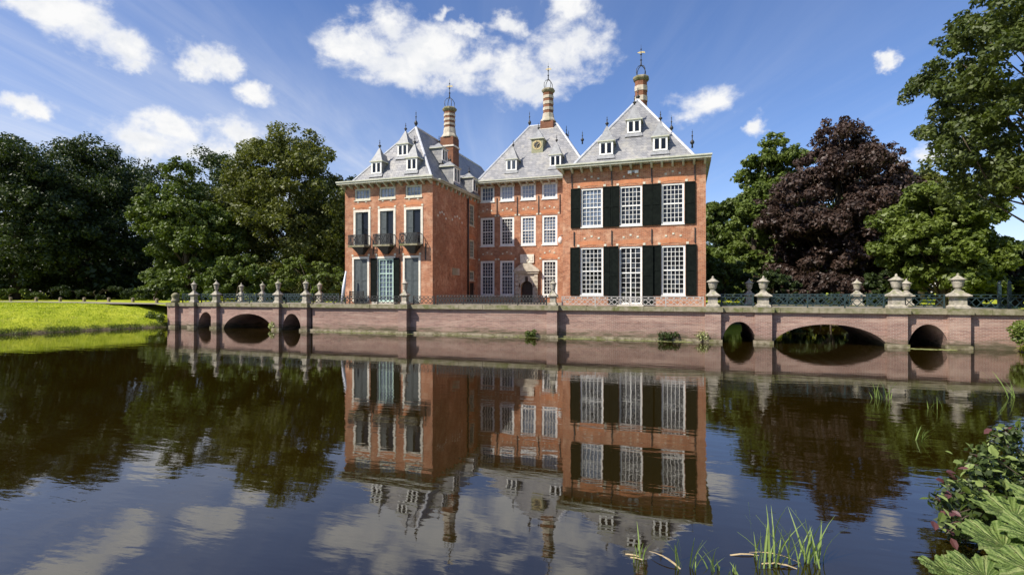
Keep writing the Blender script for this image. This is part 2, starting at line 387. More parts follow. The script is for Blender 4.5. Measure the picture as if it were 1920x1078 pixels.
# ------------------------------------------------------------------ ground, water, path
WY, HY, CY = 30.4, 32.2, 40.5            # moat wall, wing fronts, middle front
TZ = 1.9                                 # terrace level
MOAT = np.array([(-41, 21.3), (-43, 10), (-40, -5), (-25, -14), (-8, -5), (-2, 1.0), (1.6, 1.8), (2.75, 3.6), (4.6, 7.6), (8.2, 14.6), (11.5, 21.8),
                 (14.3, 28.0), (14.7, 31), (15, 37), (15.5, 44), (13, 50), (6, 51.5), (.6, 50), (.6, 33.5), (-24.2, 33.5), (-24.2, 51), (-35, 50), (-38.3, 44), (-38.2, 36.5),
                 (-37.9, 31), (-39.3, 27)], float)
def moat_dist(x, y):
    x = np.asarray(x, float); y = np.asarray(y, float); dm = np.full(x.shape, 1e9); ins = np.zeros(x.shape, bool)
    for i in range(len(MOAT)):
        (ax, ay), (bx, by) = MOAT[i], MOAT[(i+1) % len(MOAT)]
        ux, uy = bx-ax, by-ay; t = np.clip(((x-ax)*ux+(y-ay)*uy)/(ux*ux+uy*uy), 0, 1)
        dm = np.minimum(dm, np.hypot(x-ax-t*ux, y-ay-t*uy))
        ins ^= ((ay > y) != (by > y)) & (x < (bx-ax)*(y-ay)/((by-ay) if by != ay else 1e-9)+ax)
    return np.where(ins, -dm, dm)
def zg(x, y):
    d = moat_dist(x, y); x = np.asarray(x, float); y = np.asarray(y, float)
    top = 1.78-.75*np.clip((14-y)/14, 0, 1)*np.clip((x+20)/15, 0, 1)
    wob = .07*np.sin(x*1.3+y*.6)*np.sin(y*1.1-x*.4)+.04*np.sin(x*3.1)*np.sin(y*2.7)
    out = top*(1-np.exp(-np.maximum(d, 0)/2.6))+wob*np.clip(d/1.5, 0, 1)*np.clip((10-d)/6, .15, 1)
    return np.where(d > 0, out, np.maximum(-1.6, d*.7))
def far(a, b, n, lim):
    core = np.linspace(a, b, n); st = core[1]-core[0]; hi = []; lo = []; s = st; v = b
    while v < lim: s *= 1.35; v += s; hi.append(v)
    s = st; v = a
    while v > -lim: s *= 1.35; v -= s; lo.append(v)
    return np.array(lo[::-1]+list(core)+hi)
gx, gy = far(-80, 40, 201, 2500), far(-20, 70, 151, 2500)
GX, GY = np.meshgrid(gx, gy); GZ = zg(GX, GY)
idx = np.arange(GX.size).reshape(GX.shape)
F = np.stack([idx[:-1, :-1], idx[:-1, 1:], idx[1:, 1:], idx[1:, :-1]], -1).reshape(-1, 4)
me = np_mesh('ground', np.stack([GX.ravel(), GY.ravel(), GZ.ravel()], -1), F, 'turf'); smooth_all(me)
o = bpy.data.objects.new('ground', me); COL.objects.link(o); tag(o, 'bright green lawn and banks around the moat', kind='structure')
w = MB(); w.add([(-120, -60, 0), (80, -60, 0), (80, 90, 0), (-120, 90, 0)], [(0, 1, 2, 3)])
tag(w.build('water', 'moat_water'), 'still brown moat water mirroring house, trees and sky', kind='structure')
pm = MB(); xs = np.linspace(-37.6, -120, 50); rows = []
for x in xs:
    y0 = 30.9+.02*(x+37.6)*-1*0+max(0, (-x-60))*.05; z0 = max(float(zg(x, y0)), 1.72)+.03; z1 = max(float(zg(x, y0+3.4)), 1.72)+.03
    rows += [(x, y0, z0), (x, y0+3.4, z1)]
pm.add(rows, [(2*i, 2*i+2, 2*i+3, 2*i+1) for i in range(len(xs)-1)])
tag(pm.build('gravel_path', 'gravel'), 'pale gravel path leading from the left bridge along the lawn', kind='structure')
tr = MB(); tr.box(-24.65, 1.35, WY+.3, 56, -1.5, TZ-.02)
tag(tr.build('terrace', 'gravel'), 'gravel terrace the house stands on', kind='structure')

# ------------------------------------------------------------------ the house
HO = (-11, 38, TZ)
house = thing('manor_house', HO, 'red brick manor house with pale slate hipped roofs and three striped chimneys', 'house')
XL0, XL1, XR0, XR1 = at(647, HY), at(811, HY), at(1055, HY), at(1323.5, HY)
EZ, CEZ = 10.32, 11.55                     # eaves of the wings, of the middle
def Tf(plane): return lambda u, w, z: (u, plane-w, z)       # facade looking at -Y
def Ts(plane): return lambda u, w, z: (plane+w, u, z)       # facade looking at +X

def wall(T, u0, u1, z0, z1, ops, depth=.22):
    m = MB(); us = sorted({u0, u1, *[v for o in ops for v in o[:2]]}); zs = sorted({z0, z1, *[v for o in ops for v in o[2:4]]})
    for i in range(len(us)-1):
        for j in range(len(zs)-1):
            uc, zc = (us[i]+us[i+1])/2, (zs[j]+zs[j+1])/2
            if any(o[0] < uc < o[1] and o[2] < zc < o[3] for o in ops): continue
            m.add([T(us[i], 0, zs[j]), T(us[i+1], 0, zs[j]), T(us[i+1], 0, zs[j+1]), T(us[i], 0, zs[j+1])], [(0, 1, 2, 3)])
    for a, b, c, d in [o[:4] for o in ops]:
        for (p, q) in (((a, c), (a, d)), ((a, d), (b, d)), ((b, d), (b, c)), ((b, c), (a, c))):
            m.add([T(p[0], 0, p[1]), T(p[0], -depth, p[1]), T(q[0], -depth, q[1]), T(q[0], 0, q[1])], [(0, 1, 2, 3)])
    return m
PANE = {}
def window(T, op, cols, rows, fm='white_paint', glassm='glass', fw=.11, bar=.029, rail=None, panes=False, mull=False, back=.10, axis='y', name='window'):
    a, b, c, d = op
    m = MB(); fr = back
    m.box(a+.003, a+fw, -fr-.08, -fr+.06, c+.003, d-.003, T).box(b-fw, b-.003, -fr-.08, -fr+.06, c+.003, d-.003, T)
    m.box(a+fw, b-fw, -fr-.08, -fr+.06, d-fw, d-.003, T).box(a+fw, b-fw, -fr-.08, -fr+.06, c+.003, c+fw, T)
    m.box(a-.04, b+.04, -.02, .06, c-.07, c-.002, T)
    wn = m.build(name, fm, house)
    g = MB(); ia, ib, ic, id_ = a+fw, b-fw, c+fw, d-fw
    for k in range(1, cols):
        u = ia+(ib-ia)*k/cols; hw = bar*2.2 if (mull and k*2 == cols) else bar
        g.box(u-hw/2, u+hw/2, -fr-.05, -fr+.018 if hw == bar else -fr+.03, ic, id_, T)
    for k in range(1, rows):
        z = ic+(id_-ic)*k/rows; hw = .075 if rail == k else bar*.9
        g.box(ia, ib, -fr-.048, -fr+.014 if hw < .07 else -fr+.034, z-hw/2, z+hw/2, T)
    g.build('glazing_bars', fm, wn)
    pw, ph = (ib-ia)/cols, (id_-ic)/rows
    if panes:
        for i in range(cols):
            for j in range(rows):
                key = (round(pw, 3), round(ph, 3), glassm)
                if key not in PANE: PANE[key] = MB().box(-pw/2, pw/2, -.006, .006, -ph/2, ph/2).mesh('pane', glassm)
                inst('pane', PANE[key], wn, T(ia+(i+.5)*pw, -fr-.03, ic+(j+.5)*ph), (random.uniform(-.02, .02), 0, random.uniform(-.02, .02)))
    else:
        p = MB().box(ia, ib, -fr-.035, -fr-.025, ic, id_, T); p.build('pane', glassm, wn)
    return wn
def shutter(T, a, b, c, d, m='dark_shutter', w0=.02, louvre=False):
    s = MB(); s.box(a, b, w0, w0+.045, c, d, T); o = s.build('shutter', m, house)
    f = MB(); e = .07
    for (x0, x1, z0, z1) in ((a, a+e, c, d), (b-e, b, c, d), (a+e, b-e, c, c+e), (a+e, b-e, d-e, d), (a+e, b-e, (c+d)/2-e/2, (c+d)/2+e/2)):
        f.box(x0, x1, w0+.046, w0+.064, z0, z1, T)
    f.build('shutter_frame', m, o); return o
def head(T, op, rise=.28, blocks=True, band=.30):
    a, b, z = op[0], op[1], op[3]; m = MB(); n = 8; e = .10
    pts = []
    for k in range(n+1):
        u = a-e+(b-a+2*e)*k/n; pts.append((u, z+.03+rise*(1-((2*k/n-1)**2))*.45))
    poly = pts+[(u, zz+band) for u, zz in reversed(pts)]
    nn = n+1
    V = [T(u, .012, zz) for u, zz in poly]
    m.add(V, [(i, i+1, 2*nn-2-i, 2*nn-1-i) for i in range(n)])
    m.build('brick_arch', 'arch_brick', house)
    if blocks:
        mid = (a+b)/2; sp = (b-a)*.36
        for u, zz, w in ((mid, z+rise*.45+.34+.22, .12), (mid-sp*.85, z+rise*.45+.44, .12), (mid+sp*.85, z+rise*.45+.44, .12), (a-.12, z+.12, .15), (b+.12, z+.12, .15)):
            MB().box(u-w/2, u+w/2, -.05, .026, zz-w*.45, zz+w*.45, T).build('arch_stone', 'cream_paint', house)
def anchor(T, u, z0, z1):
    MB().box(u-.03, u+.03, .015, .055, z0, z1, T).build('wall_anchor', 'iron', house)
def op_px(x0, x1, y0, y1, Y):
    xm = (x0+x1)/2; return (at(x0, Y), at(x1, Y), zat(xm, y1, Y), zat(xm, y0, Y))

# ---- right wing, front
T = Tf(HY)
rw_up = [op_px(1089, 1130, 352, 425, HY), op_px(1162, 1204, 348.5, 422.5, HY), op_px(1240, 1283, 344.5, 420, HY)]
zt = sum(o[3] for o in rw_up)/3; zb = sum(o[2] for o in rw_up)/3; rw_up = [(o[0], o[1], zb, zt) for o in rw_up]
rw_lo = [op_px(1088, 1131, 464, 553, HY), op_px(1161, 1204, 462, 578, HY), op_px(1240, 1285, 460, 553, HY)]
zt2 = sum(o[3] for o in rw_lo)/3; zs2 = (rw_lo[0][2]+rw_lo[2][2])/2
rw_lo = [(rw_lo[0][0], rw_lo[0][1], zs2, zt2), (rw_lo[1][0], rw_lo[1][1], TZ+.08, zt2), (rw_lo[2][0], rw_lo[2][1], zs2, zt2)]
wall(T, XR0, XR1, TZ-.05, EZ, rw_up+rw_lo).build('wall', 'house_brick', house)
random.seed(2)
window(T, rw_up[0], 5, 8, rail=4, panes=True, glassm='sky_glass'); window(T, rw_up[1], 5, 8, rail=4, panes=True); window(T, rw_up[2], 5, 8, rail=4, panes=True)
window(T, rw_lo[0], 5, 10, rail=5, panes=True); window(T, rw_lo[2], 5, 10, rail=5, panes=True)
window(T, rw_lo[1], 4, 11, rail=6, panes=True, mull=True, name='garden_door')
MB().box(rw_lo[1][0]-.1, rw_lo[1][1]+.1, -.02, .35, TZ-.03, TZ+.075, T).build('door_step', 'pale_stone', house)
SW = .60
for i, o_ in enumerate(rw_up):
    shutter(T, o_[0]-SW-.02, o_[0]-.02, o_[2]-.05, o_[3]+.02, w0=.02 if i == 0 else .025); shutter(T, o_[1]+.02, o_[1]+SW+.02, o_[2]-.05, o_[3]+.02, w0=.02)
for i, o_ in enumerate(rw_lo):
    sw = SW if i != 1 else .62; k = .02 if i != 1 else .10
    shutter(T, o_[0]-sw-.02, o_[0]-.02, o_[2]-.03, o_[3]+.02, w0=k); shutter(T, o_[1]+.02, o_[1]+sw+.02, o_[2]-.03, o_[3]+.02, w0=k)
for o_ in rw_up+rw_lo: head(T, o_)
for px in (1072.5, 1147, 1222, 1303):
    u = at(px, HY); anchor(T, u, zt+.12, zt+1.0); anchor(T, at(px+4 if px < 1100 else px, HY), zt2+.12, zt2+1.0)
# other walls of the right wing
MB().add([(XR1, HY, TZ-.05), (XR1, 50, TZ-.05), (XR1, 50, EZ), (XR1, HY, EZ)], [(0, 1, 2, 3)]).build('wall', 'house_brick', house)
MB().add([(XR0, HY, TZ-.05), (XR0, 50, TZ-.05), (XR0, 50, EZ), (XR0, HY, EZ)], [(0, 3, 2, 1)]).build('wall', 'house_brick', house)
MB().add([(XL0, 52, TZ-.05), (XR1, 52, TZ-.05), (XR1, 52, EZ), (XL0, 52, EZ)], [(0, 3, 2, 1)]).build('wall', 'house_brick', house)
MB().add([(XR1, 50, TZ-.05), (XR1, 52, TZ-.05), (XR1, 52, EZ), (XR1, 50, EZ)], [(0, 1, 2, 3)]).build('wall', 'house_brick', house)
# security lamp pair under the eave
l = MB(); l.box(at(1180, HY), at(1196, HY), .0, .10, EZ-.42, EZ-.30, T); lo = l.build('floodlight', 'grey_iron', house)
for px in (1181, 1194):
    u = at(px, HY); MB().box(u-.11, u+.11, .10, .2, EZ-.5, EZ-.33, T).build('lamp_head', 'white_paint', lo)

# ---- left tower, front
tw_at = [op_px(665, 694.5, 354.5, 376, HY), op_px(711, 741.5, 350, 373, HY), op_px(760, 791, 346, 369, HY)]
za, zb_ = [sum(o[k] for o in tw_at)/3 for k in (2, 3)]; tw_at = [(o[0], o[1], za, zb_) for o in tw_at]
tw_up = [op_px(667, 691, 399, 458, HY), op_px(713, 738, 396, 458, HY), op_px(762, 789, 392, 458, HY)]
za, zb_ = min(o[2] for o in tw_up), sum(o[3] for o in tw_up)/3; tw_up = [(o[0], o[1], za, zb_) for o in tw_up]
tw_lo = [op_px(664, 689, 486, 560, HY), op_px(708.5, 738, 485, 570, HY), op_px(759, 785, 483, 560, HY)]
zb_ = sum(o[3] for o in tw_lo)/3; tw_lo = [(o[0], o[1], TZ+.12, zb_) for o in tw_lo]
wall(T, XL0, XL1, TZ-.05, EZ, tw_at+tw_up+tw_lo).build('wall', 'house_brick', house)
for i, o_ in enumerate(tw_at): window(T, o_, 4, 2, fm='cream_paint', glassm='blind_glass', fw=.13)
for o_ in tw_up:
    window(T, o_, 2, 1, fm='teal_shutter', glassm='glass', fw=.07, name='balcony_door')
    um = (o_[0]+o_[1])/2
    shutter(T, o_[0]+.03, um-.05, o_[2]+.03, o_[3]-.03, 'teal_shutter', -.08)
    s = MB(); e = .17
    s.box(o_[0]-e, o_[0]-.002, -.02, .035, o_[2], o_[3]+e, T).box(o_[1]+.002, o_[1]+e, -.02, .035, o_[2], o_[3]+e, T).box(o_[0], o_[1], -.02, .035, o_[3]+.002, o_[3]+e, T)
    s.build('door_surround', 'pale_stone', house); head(T, (o_[0], o_[1], o_[2], o_[3]+e))
for i, o_ in enumerate(tw_lo):
    s = MB(); e = .15
    s.box(o_[0]-e, o_[0]-.002, -.02, .03, o_[2], o_[3]+e, T).box(o_[1]+.002, o_[1]+e, -.02, .03, o_[2], o_[3]+e, T).box(o_[0], o_[1], -.02, .03, o_[3]+.002, o_[3]+e, T)
    s.build('window_surround', 'pale_stone', house); head(T, (o_[0], o_[1], o_[2], o_[3]+e), band=.45)
    um = (o_[0]+o_[1])/2
    if i == 1:
        window(T, o_, 4, 9, fm='mint_paint', glassm='sky_glass', fw=.12, rail=6, mull=True, name='garden_door')
        MB().box(o_[0]-.25, o_[1]+.25, -.02, .4, TZ-.03, TZ+.115, T).build('door_step', 'pale_stone', house)
        shutter(T, o_[0]-.55, o_[0]-e+.1, o_[2], o_[3]+.02, w0=.05); shutter(T, o_[1]+.05, o_[1]+.5, o_[2], o_[3]+.02, w0=.05)
    else:
        window(T, o_, 2, 2, fm='teal_shutter', fw=.06)
        shutter(T, o_[0]+.03, um-.012, o_[2]+.03, o_[3]-.03, 'teal_shutter', -.085); shutter(T, um+.012, o_[1]-.03, o_[2]+.03, o_[3]-.03, 'teal_shutter', -.075)
def balcony(u0, u1, zf):
    pd = .75
    b = MB(); b.box(u0-.13, u1+.13, .0, pd, zf-.12, zf, T); bo = b.build('balcony', 'mossy_stone', house)
    k = MB(); um = (u0+u1)/2
    for (h0, h1, z0, z1) in ((.6, .42, zf-.12, zf-.34), (.42, .18, zf-.34, zf-.62)):
        P = [(um-h0, 0, z0), (um+h0, 0, z0), (um+h0*.8, h0*.95, z0), (um-h0*.8, h0*.95, z0), (um-h1, 0, z1), (um+h1, 0, z1), (um+h1*.8, h1*.95, z1), (um-h1*.8, h1*.95, z1)]
        k.add([T(*q) for q in P], [(0, 1, 2, 3), (7, 6, 5, 4), (0, 3, 7, 4), (3, 2, 6, 7), (2, 1, 5, 6)])
    k.build('corbel', 'iron', bo)
    r = MB(); a, c, h = u0-.11, u1+.11, .72
    for z in (zf+.06, zf+h): r.box(a, c, pd-.05, pd-.01, z-.02, z+.02, T).box(a-.001, a+.035, .0, pd-.05, z-.02, z+.02, T).box(c-.035, c+.001, .0, pd-.05, z-.02, z+.02, T)
    n = 15
    for i in range(n+1):
        u = a+(c-a)*i/n; r.box(u-.02, u+.02, pd-.042, pd-.018, zf+.06, zf+h, T)
    for i in range(4):
        for u in (a+.015, c-.015): r.box(u-.012, u+.012, .1+i*.16, .125+i*.16, zf+.06, zf+h, T)
    for i in range(4):
        uu0, uu1 = a+(c-a)*i/4, a+(c-a)*(i+1)/4
        for s0, s1 in ((0, 1), (1, 0)):
            p0, p1 = T(uu0, pd-.03, zf+.08+(h-.1)*s0), T(uu1, pd-.03, zf+.08+(h-.1)*s1); r.tube([p0, p1], .02, 4)
    r.build('railing', 'iron', bo)
for o_ in tw_up: balcony(o_[0], o_[1], o_[2]-.02)
for px in (700, 749):
    anchor(T, at(px, HY), tw_lo[0][3]+.3, tw_lo[0][3]+1.3)
anchor(T, at(798, HY), tw_lo[0][3]-.15, tw_lo[0][3]+1.0)
# ---- left tower, side to the court
T2 = Ts(XL1)
def y_at(px, X):
    a = (px-960)/FPX; return X*(C_+a*S_)/(-S_+a*C_)
def z_side(px, py, X): return zat(px, py, y_at(px, X))
ya, yb = y_at(880.5, XL1), y_at(889.5, XL1)
sd = [(ya, yb, z_side(885, 424, XL1), z_side(885, 384, XL1)), (ya, yb, z_side(885, 484, XL1), z_side(885, 450, XL1)), (ya, yb, z_side(885, 526, XL1), z_side(885, 508, XL1)), (ya, yb, TZ+.1, z_side(885, 530, XL1))]
sd = [(o[0], o[1], o[2], o[3]) for o in sd]
wall(T2, HY, CY, TZ-.05, EZ, sd).build('wall', 'house_brick', house)
for o_ in sd[:3]:
    window(T2, o_, 3, 5 if o_[3]-o_[2] > 1.2 else 2, fm='cream_paint'); head(T2, o_, blocks=False)
dd = sd[3]; MB().box(dd[0]+.02, dd[1]-.02, -.15, -.08, dd[2], dd[3]-.02, T2).build('side_door', 'dark_wood', house)
for px0, px1, py in ((821, 836, 404), (848, 866, 412)):
    for k in range(5):
        px = px0+(px1-px0)*k/4; yy = y_at(px, XL1); zz = z_side(px, py-(1-((k-2)/2)**2)*9+k*1.5, XL1); MB().box(yy-.09, yy+.09, -.03, .02, zz-.07, zz+.07, T2).build('arch_stone', 'pale_stone', house)
yy0, yy1 = y_at(848, XL1), y_at(861, XL1)
MB().box(yy0, yy1, -.02, .03, z_side(855, 516, XL1), z_side(855, 503, XL1), T2).build('wall_plaque', 'stone', house)
dp = MB(); yp = y_at(876, XL1); dp.tube([T2(yp, .09, TZ), T2(yp, .09, EZ-.1)], .06, 8); dp.build('drain_pipe', 'iron', house, smooth=True)
MB().add([(XL0, HY, TZ-.05), (XL0, 52, TZ-.05), (XL0, 52, EZ), (XL0, HY, EZ)], [(0, 3, 2, 1)]).build('wall', 'house_brick', house)

# ---- middle front
T3 = Tf(CY)
def rowc(cols, y0s, y1s):
    ops = [op_px(a, b, y0, y1, CY) for (a, b), y0, y1 in zip(cols, y0s, y1s)]
    zt_ = sum(o[3] for o in ops)/len(ops); zb_ = sum(o[2] for o in ops)/len(ops); return [(o[0], o[1], zb_, zt_) for o in ops]
cols4 = [(901, 927), (937.5, 964), (976, 1004.5), (1016, 1045)]
c_at = rowc(cols4, (350, 347.5, 344, 341), (380, 377, 374, 372)); c_up = rowc(cols4, (410, 407, 404, 402), (463, 461, 459.5, 457.5))
c_lo = rowc([cols4[0], cols4[1], cols4[3]], (490, 489, 486), (555, 555, 555))
dz1 = zat(989, 527, CY); door = (at(977.5, CY), at(1000, CY), TZ-.03, dz1)
wall(T3, XL1, XR0+.3, TZ-.05, CEZ, c_at+c_up+c_lo+[door], .3).build('wall', 'house_brick', house)
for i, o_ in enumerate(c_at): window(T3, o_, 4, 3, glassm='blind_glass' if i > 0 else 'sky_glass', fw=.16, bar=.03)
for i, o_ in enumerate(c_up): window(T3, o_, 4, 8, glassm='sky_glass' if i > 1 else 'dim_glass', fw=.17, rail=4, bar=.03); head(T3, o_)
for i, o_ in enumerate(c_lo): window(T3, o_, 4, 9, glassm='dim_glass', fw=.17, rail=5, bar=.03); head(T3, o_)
for px in (932, 970, 1010, 1050): anchor(T3, at(px, CY), CEZ-2.6, CEZ-1.1)
# portal
pu0, pu1 = at(969, CY), at(1008.5, CY); um = (pu0+pu1)/2; pzt = zat(989, 513, CY)
p = MB(); rad = (door[1]-door[0])/2; zsp = dz1-rad
n = 12; arc = [(um+rad*math.cos(math.pi*k/n), zsp+rad*math.sin(math.pi*k/n)) for k in range(n+1)]
top = [(pu1+(pu0-pu1)*k/n, pzt) for k in range(n+1)]
for w_ in (.16,):
    V = [T3(u, w_, z) for u, z in arc]+[T3(u, w_, z) for u, z in top]
    p.add(V, [(i, i+n+1, i+n+2, i+1) for i in range(n)])
    V = [T3(u, w_, z) for u, z in arc]+[T3(u, -.3, z) for u, z in arc]
    p.add(V, [(i, i+1, i+n+2, i+n+1) for i in range(n)])
p.box(pu0, um-rad, -.05, .16, TZ-.03, zsp, T3).box(um+rad, pu1, -.05, .16, TZ-.03, zsp, T3)
p.add([T3(pu0, .16, zsp), T3(pu0, 0, zsp), T3(pu0, 0, pzt), T3(pu0, .16, pzt)], [(0, 1, 2, 3)]).add([T3(pu1, .16, zsp), T3(pu1, 0, zsp), T3(pu1, 0, pzt), T3(pu1, .16, pzt)], [(0, 3, 2, 1)])
po = p.build('portal', 'stone', house)
for u0_, u1_ in ((pu0-.05, pu0+.24), (pu1-.24, pu1+.05)):
    for k in range(7):
        zz0 = TZ+k*(pzt-TZ)/7; MB().box(u0_, u1_, .165, .24, zz0+.02, zz0+(pzt-TZ)/7-.02, T3).build('pilaster_block', 'stone', po)
q = MB(); q.box(pu0-.12, pu1+.12, -.02, .32, pzt+.002, pzt+.16, T3); hz = zat(989, 494, CY)
q.prism([(pu0-.2, pzt+.162), (pu1+.2, pzt+.162), (pu1+.2, pzt+.26), (um+.35, hz), (um-.35, hz), (pu0-.2, pzt+.26)], -.40, .02, lambda x, y, z: (x, CY+y, z))
q.build('pediment', 'stone', po)
MB().box(um-.1, um+.1, .17, .26, dz1-.02, dz1+.34, T3).build('keystone', 'dark_wood', po)
dm = MB(); dm.box(door[0]+.01, door[1]-.01, -.29, -.22, TZ, dz1-.01, T3)
do = dm.build('door', 'dark_wood', po)
for s_ in (-1, 1):
    for k in range(2): MB().box(um+s_*.28-.18, um+s_*.28+.18, -.219, -.19, TZ+.25+k*.85, TZ+.95+k*.85, T3).build('door_panel', 'dark_wood', do)
q = MB(); q.box(at(976, CY), at(1001.5, CY), -.02, .10, zat(989, 493, CY), zat(989, 477, CY), T3); pq = q.build('plaque', 'pale_stone', house)
q = MB(); cu_ = (at(976, CY)+at(1001.5, CY))/2; cz_ = zat(989, 485, CY)
q.prism([(cu_+.17*math.sin(t_)*(1 if abs(math.cos(t_)) < .9 else .9), cz_+.22*math.cos(t_)) for t_ in [2*math.pi*k/10 for k in range(10)]], -.14, -.101, lambda x, y, z: (x, CY+y, z))
for s_ in (-1, 1): q.box(cu_+s_*.36-.12, cu_+s_*.36+.12, .101, .13, cz_-.2, cz_+.16, T3)
q.build('carved_shield', 'pale_stone', pq)
wl = MB(); uu = at(1053, CY); zz = zat(1053, 452, CY)
wl.lathe([(.05, -.28), (.16, -.18), (.2, .1), (.1, .25), (.03, .3)], 10, (uu, CY-.45, zz)); wlo = wl.build('wall_lamp', 'white_paint', house, smooth=True)
wb = MB(); wb.tube([(uu, CY-.45, zz+.3), (uu+.12, CY-.42, zz+.42), (uu+.25, CY-.05, zz+.2)], .035, 6); wb.build('lamp_bracket', 'iron', wlo)
# body of the middle above the wings' roofs
bd = MB()
bd.add([(XL1, CY, TZ), (XL1, 51.9, TZ), (XL1, 51.9, CEZ), (XL1, CY, CEZ)], [(0, 3, 2, 1)]).add([(XR0+.3, CY, EZ-1), (XR0+.3, 51.9, EZ-1), (XR0+.3, 51.9, CEZ), (XR0+.3, CY, CEZ)], [(0, 1, 2, 3)])
bd.add([(XL1, 51.9, EZ-1), (XR0+.3, 51.9, EZ-1), (XR0+.3, 51.9, CEZ), (XL1, 51.9, CEZ)], [(0, 1, 2, 3)]); bd.build('wall', 'house_brick', house)

# ---- eaves
def eave(T, u0, u1, zt_, ov=.62, inn=.55, step=.6, ends=(True, True), eo_=.28):
    e = MB(); a, b = u0-(eo_ if ends[0] else 0), u1+(eo_ if ends[1] else 0)
    e.box(a, b, -inn, ov, zt_+.03, zt_+.15, T).box(a-.04 if ends[0] else a, b+.04 if ends[1] else b, ov-.10, ov+.06, zt_+.152, zt_+.24, T)
    eo = e.build('eave', 'eave_paint', house)
    n = max(2, int(round((u1-u0)/step)))
    for i in range(n+1):
        u = u0+.05+(u1-u0-.1)*i/n
        k = MB().prism([(0, zt_+.028), (ov-.1, zt_+.028), (ov-.12, zt_-.06), (.12, zt_-.22), (0, zt_-.24)], u-.06, u+.06, lambda x, y, z: T(y, x+.004, z))
        k.build('bracket', 'eave_paint', eo)
eave(Tf(HY), XR0, XR1, EZ); eave(Tf(HY), XL0, XL1, EZ)
eave(Tf(CY), XL1+.1, XR0+.2, CEZ, ov=.75, ends=(True, True))
eave(Ts(XL1), HY+.57, CY-.1, EZ-.006, ov=.26, ends=(False, False), step=.75)
eave(Ts(XR1), HY+.57, 49.5, EZ-.006, ov=.26, ends=(False, False), step=.9)
eave(lambda u, w, z: (XL0-w, u, z), HY+.57, 51.5, EZ-.006, ov=.26, ends=(False, False), step=.9)
eave(lambda u, w, z: (XR0-w, u, z), HY+.57, CY-.1, EZ-.006, ov=.26, ends=(False, False), step=.9)

# ---- roofs
def roof_yridge(x0, x1, y0, y1, z0, xr, yr0, yr1, zr):
    m = MB(); V = [(x0, y0, z0), (x1, y0, z0), (x1, y1, z0), (x0, y1, z0), (xr, yr0, zr), (xr, yr1, zr)]
    m.add(V, [(0, 1, 4), (1, 2, 5, 4), (2, 3, 5), (3, 0, 4, 5), (3, 2, 1, 0)]); ro = m.build('roof', 'slate', house)
    for a, b in ((0, 4), (1, 4), (4, 5), (2, 5), (3, 5)):
        MB().tube([V[a], V[b]], .085, 6).build('hip_roll', 'lead', ro)
    return ro
APR = (at(1196, 36.9), 36.9, zat(1196, 187, 36.9)); APL = (at(780, 36.3), 36.3, zat(780, 239, 36.3))
RZ = EZ+.15
RX = ((XR0+XR1)/2); LX = (XL0+XL1)/2
roof_yridge(XR0+.42, XR1-.42, HY+.2, 50.2, RZ, APR[0], 36.9, 46, APR[2])
roof_yridge(XL0+.12, XL1-.12, HY+.2, 52, RZ, APL[0], 36.3, 50, APL[2])
CRY = 45.7; cx0, cx1 = XL1-.25, XR0+.55; crz = zat(1018, 235, CRY); r0x, r1x = at(993, CRY), at(1044, CRY)
m = MB(); cz0 = CEZ+.15
V = [(cx0, CY-.1, cz0), (cx1, CY-.1, cz0), (cx1, 52, cz0), (cx0, 52, cz0), (r0x, CRY, crz), (r1x, CRY, crz)]
m.add(V, [(0, 1, 5, 4), (1, 2, 5), (2, 3, 4, 5), (3, 0, 4), (3, 2, 1, 0)]); cro = m.build('roof', 'slate', house)
for a, b in ((0, 4), (1, 5), (4, 5), (2, 5), (3, 4)): MB().tube([V[a], V[b]], .09, 6).build('hip_roll', 'lead', cro)
def finial(x, y, z, h=1.0, par=house, s=1.0):
    f = MB(); f.lathe([(.07*s, -.1), (.05*s, .1*h), (.13*s, .18*h), (.15*s, .25*h), (.11*s, .33*h), (.035*s, .40*h), (.03*s, .58*h), (.07*s, .62*h), (.03*s, .67*h), (.02*s, .82*h), (.045*s, .85*h), (.015*s, .9*h), (.008*s, h)], 8, (x, y, z))
    return f.build('finial', 'iron', par, smooth=True)
finial(APL[0], 36.3, APL[2], 1.3); finial(r0x, CRY, crz, 1.4); finial(r1x+.8, CRY+1.2, crz-1.6, 1.3); finial(APR[0], 36.9, APR[2]-.05, .9)
finial(at(1259, 43), 43, zat(1259, 248, 43), 1.3); finial(at(1298, 39), 39, zat(1298, 275, 39), 1.2); finial(at(1062, 47), 47, zat(1062, 260, 47), 1.2); finial(at(1092, 44), 44, zat(1092, 268, 44), 1.0)

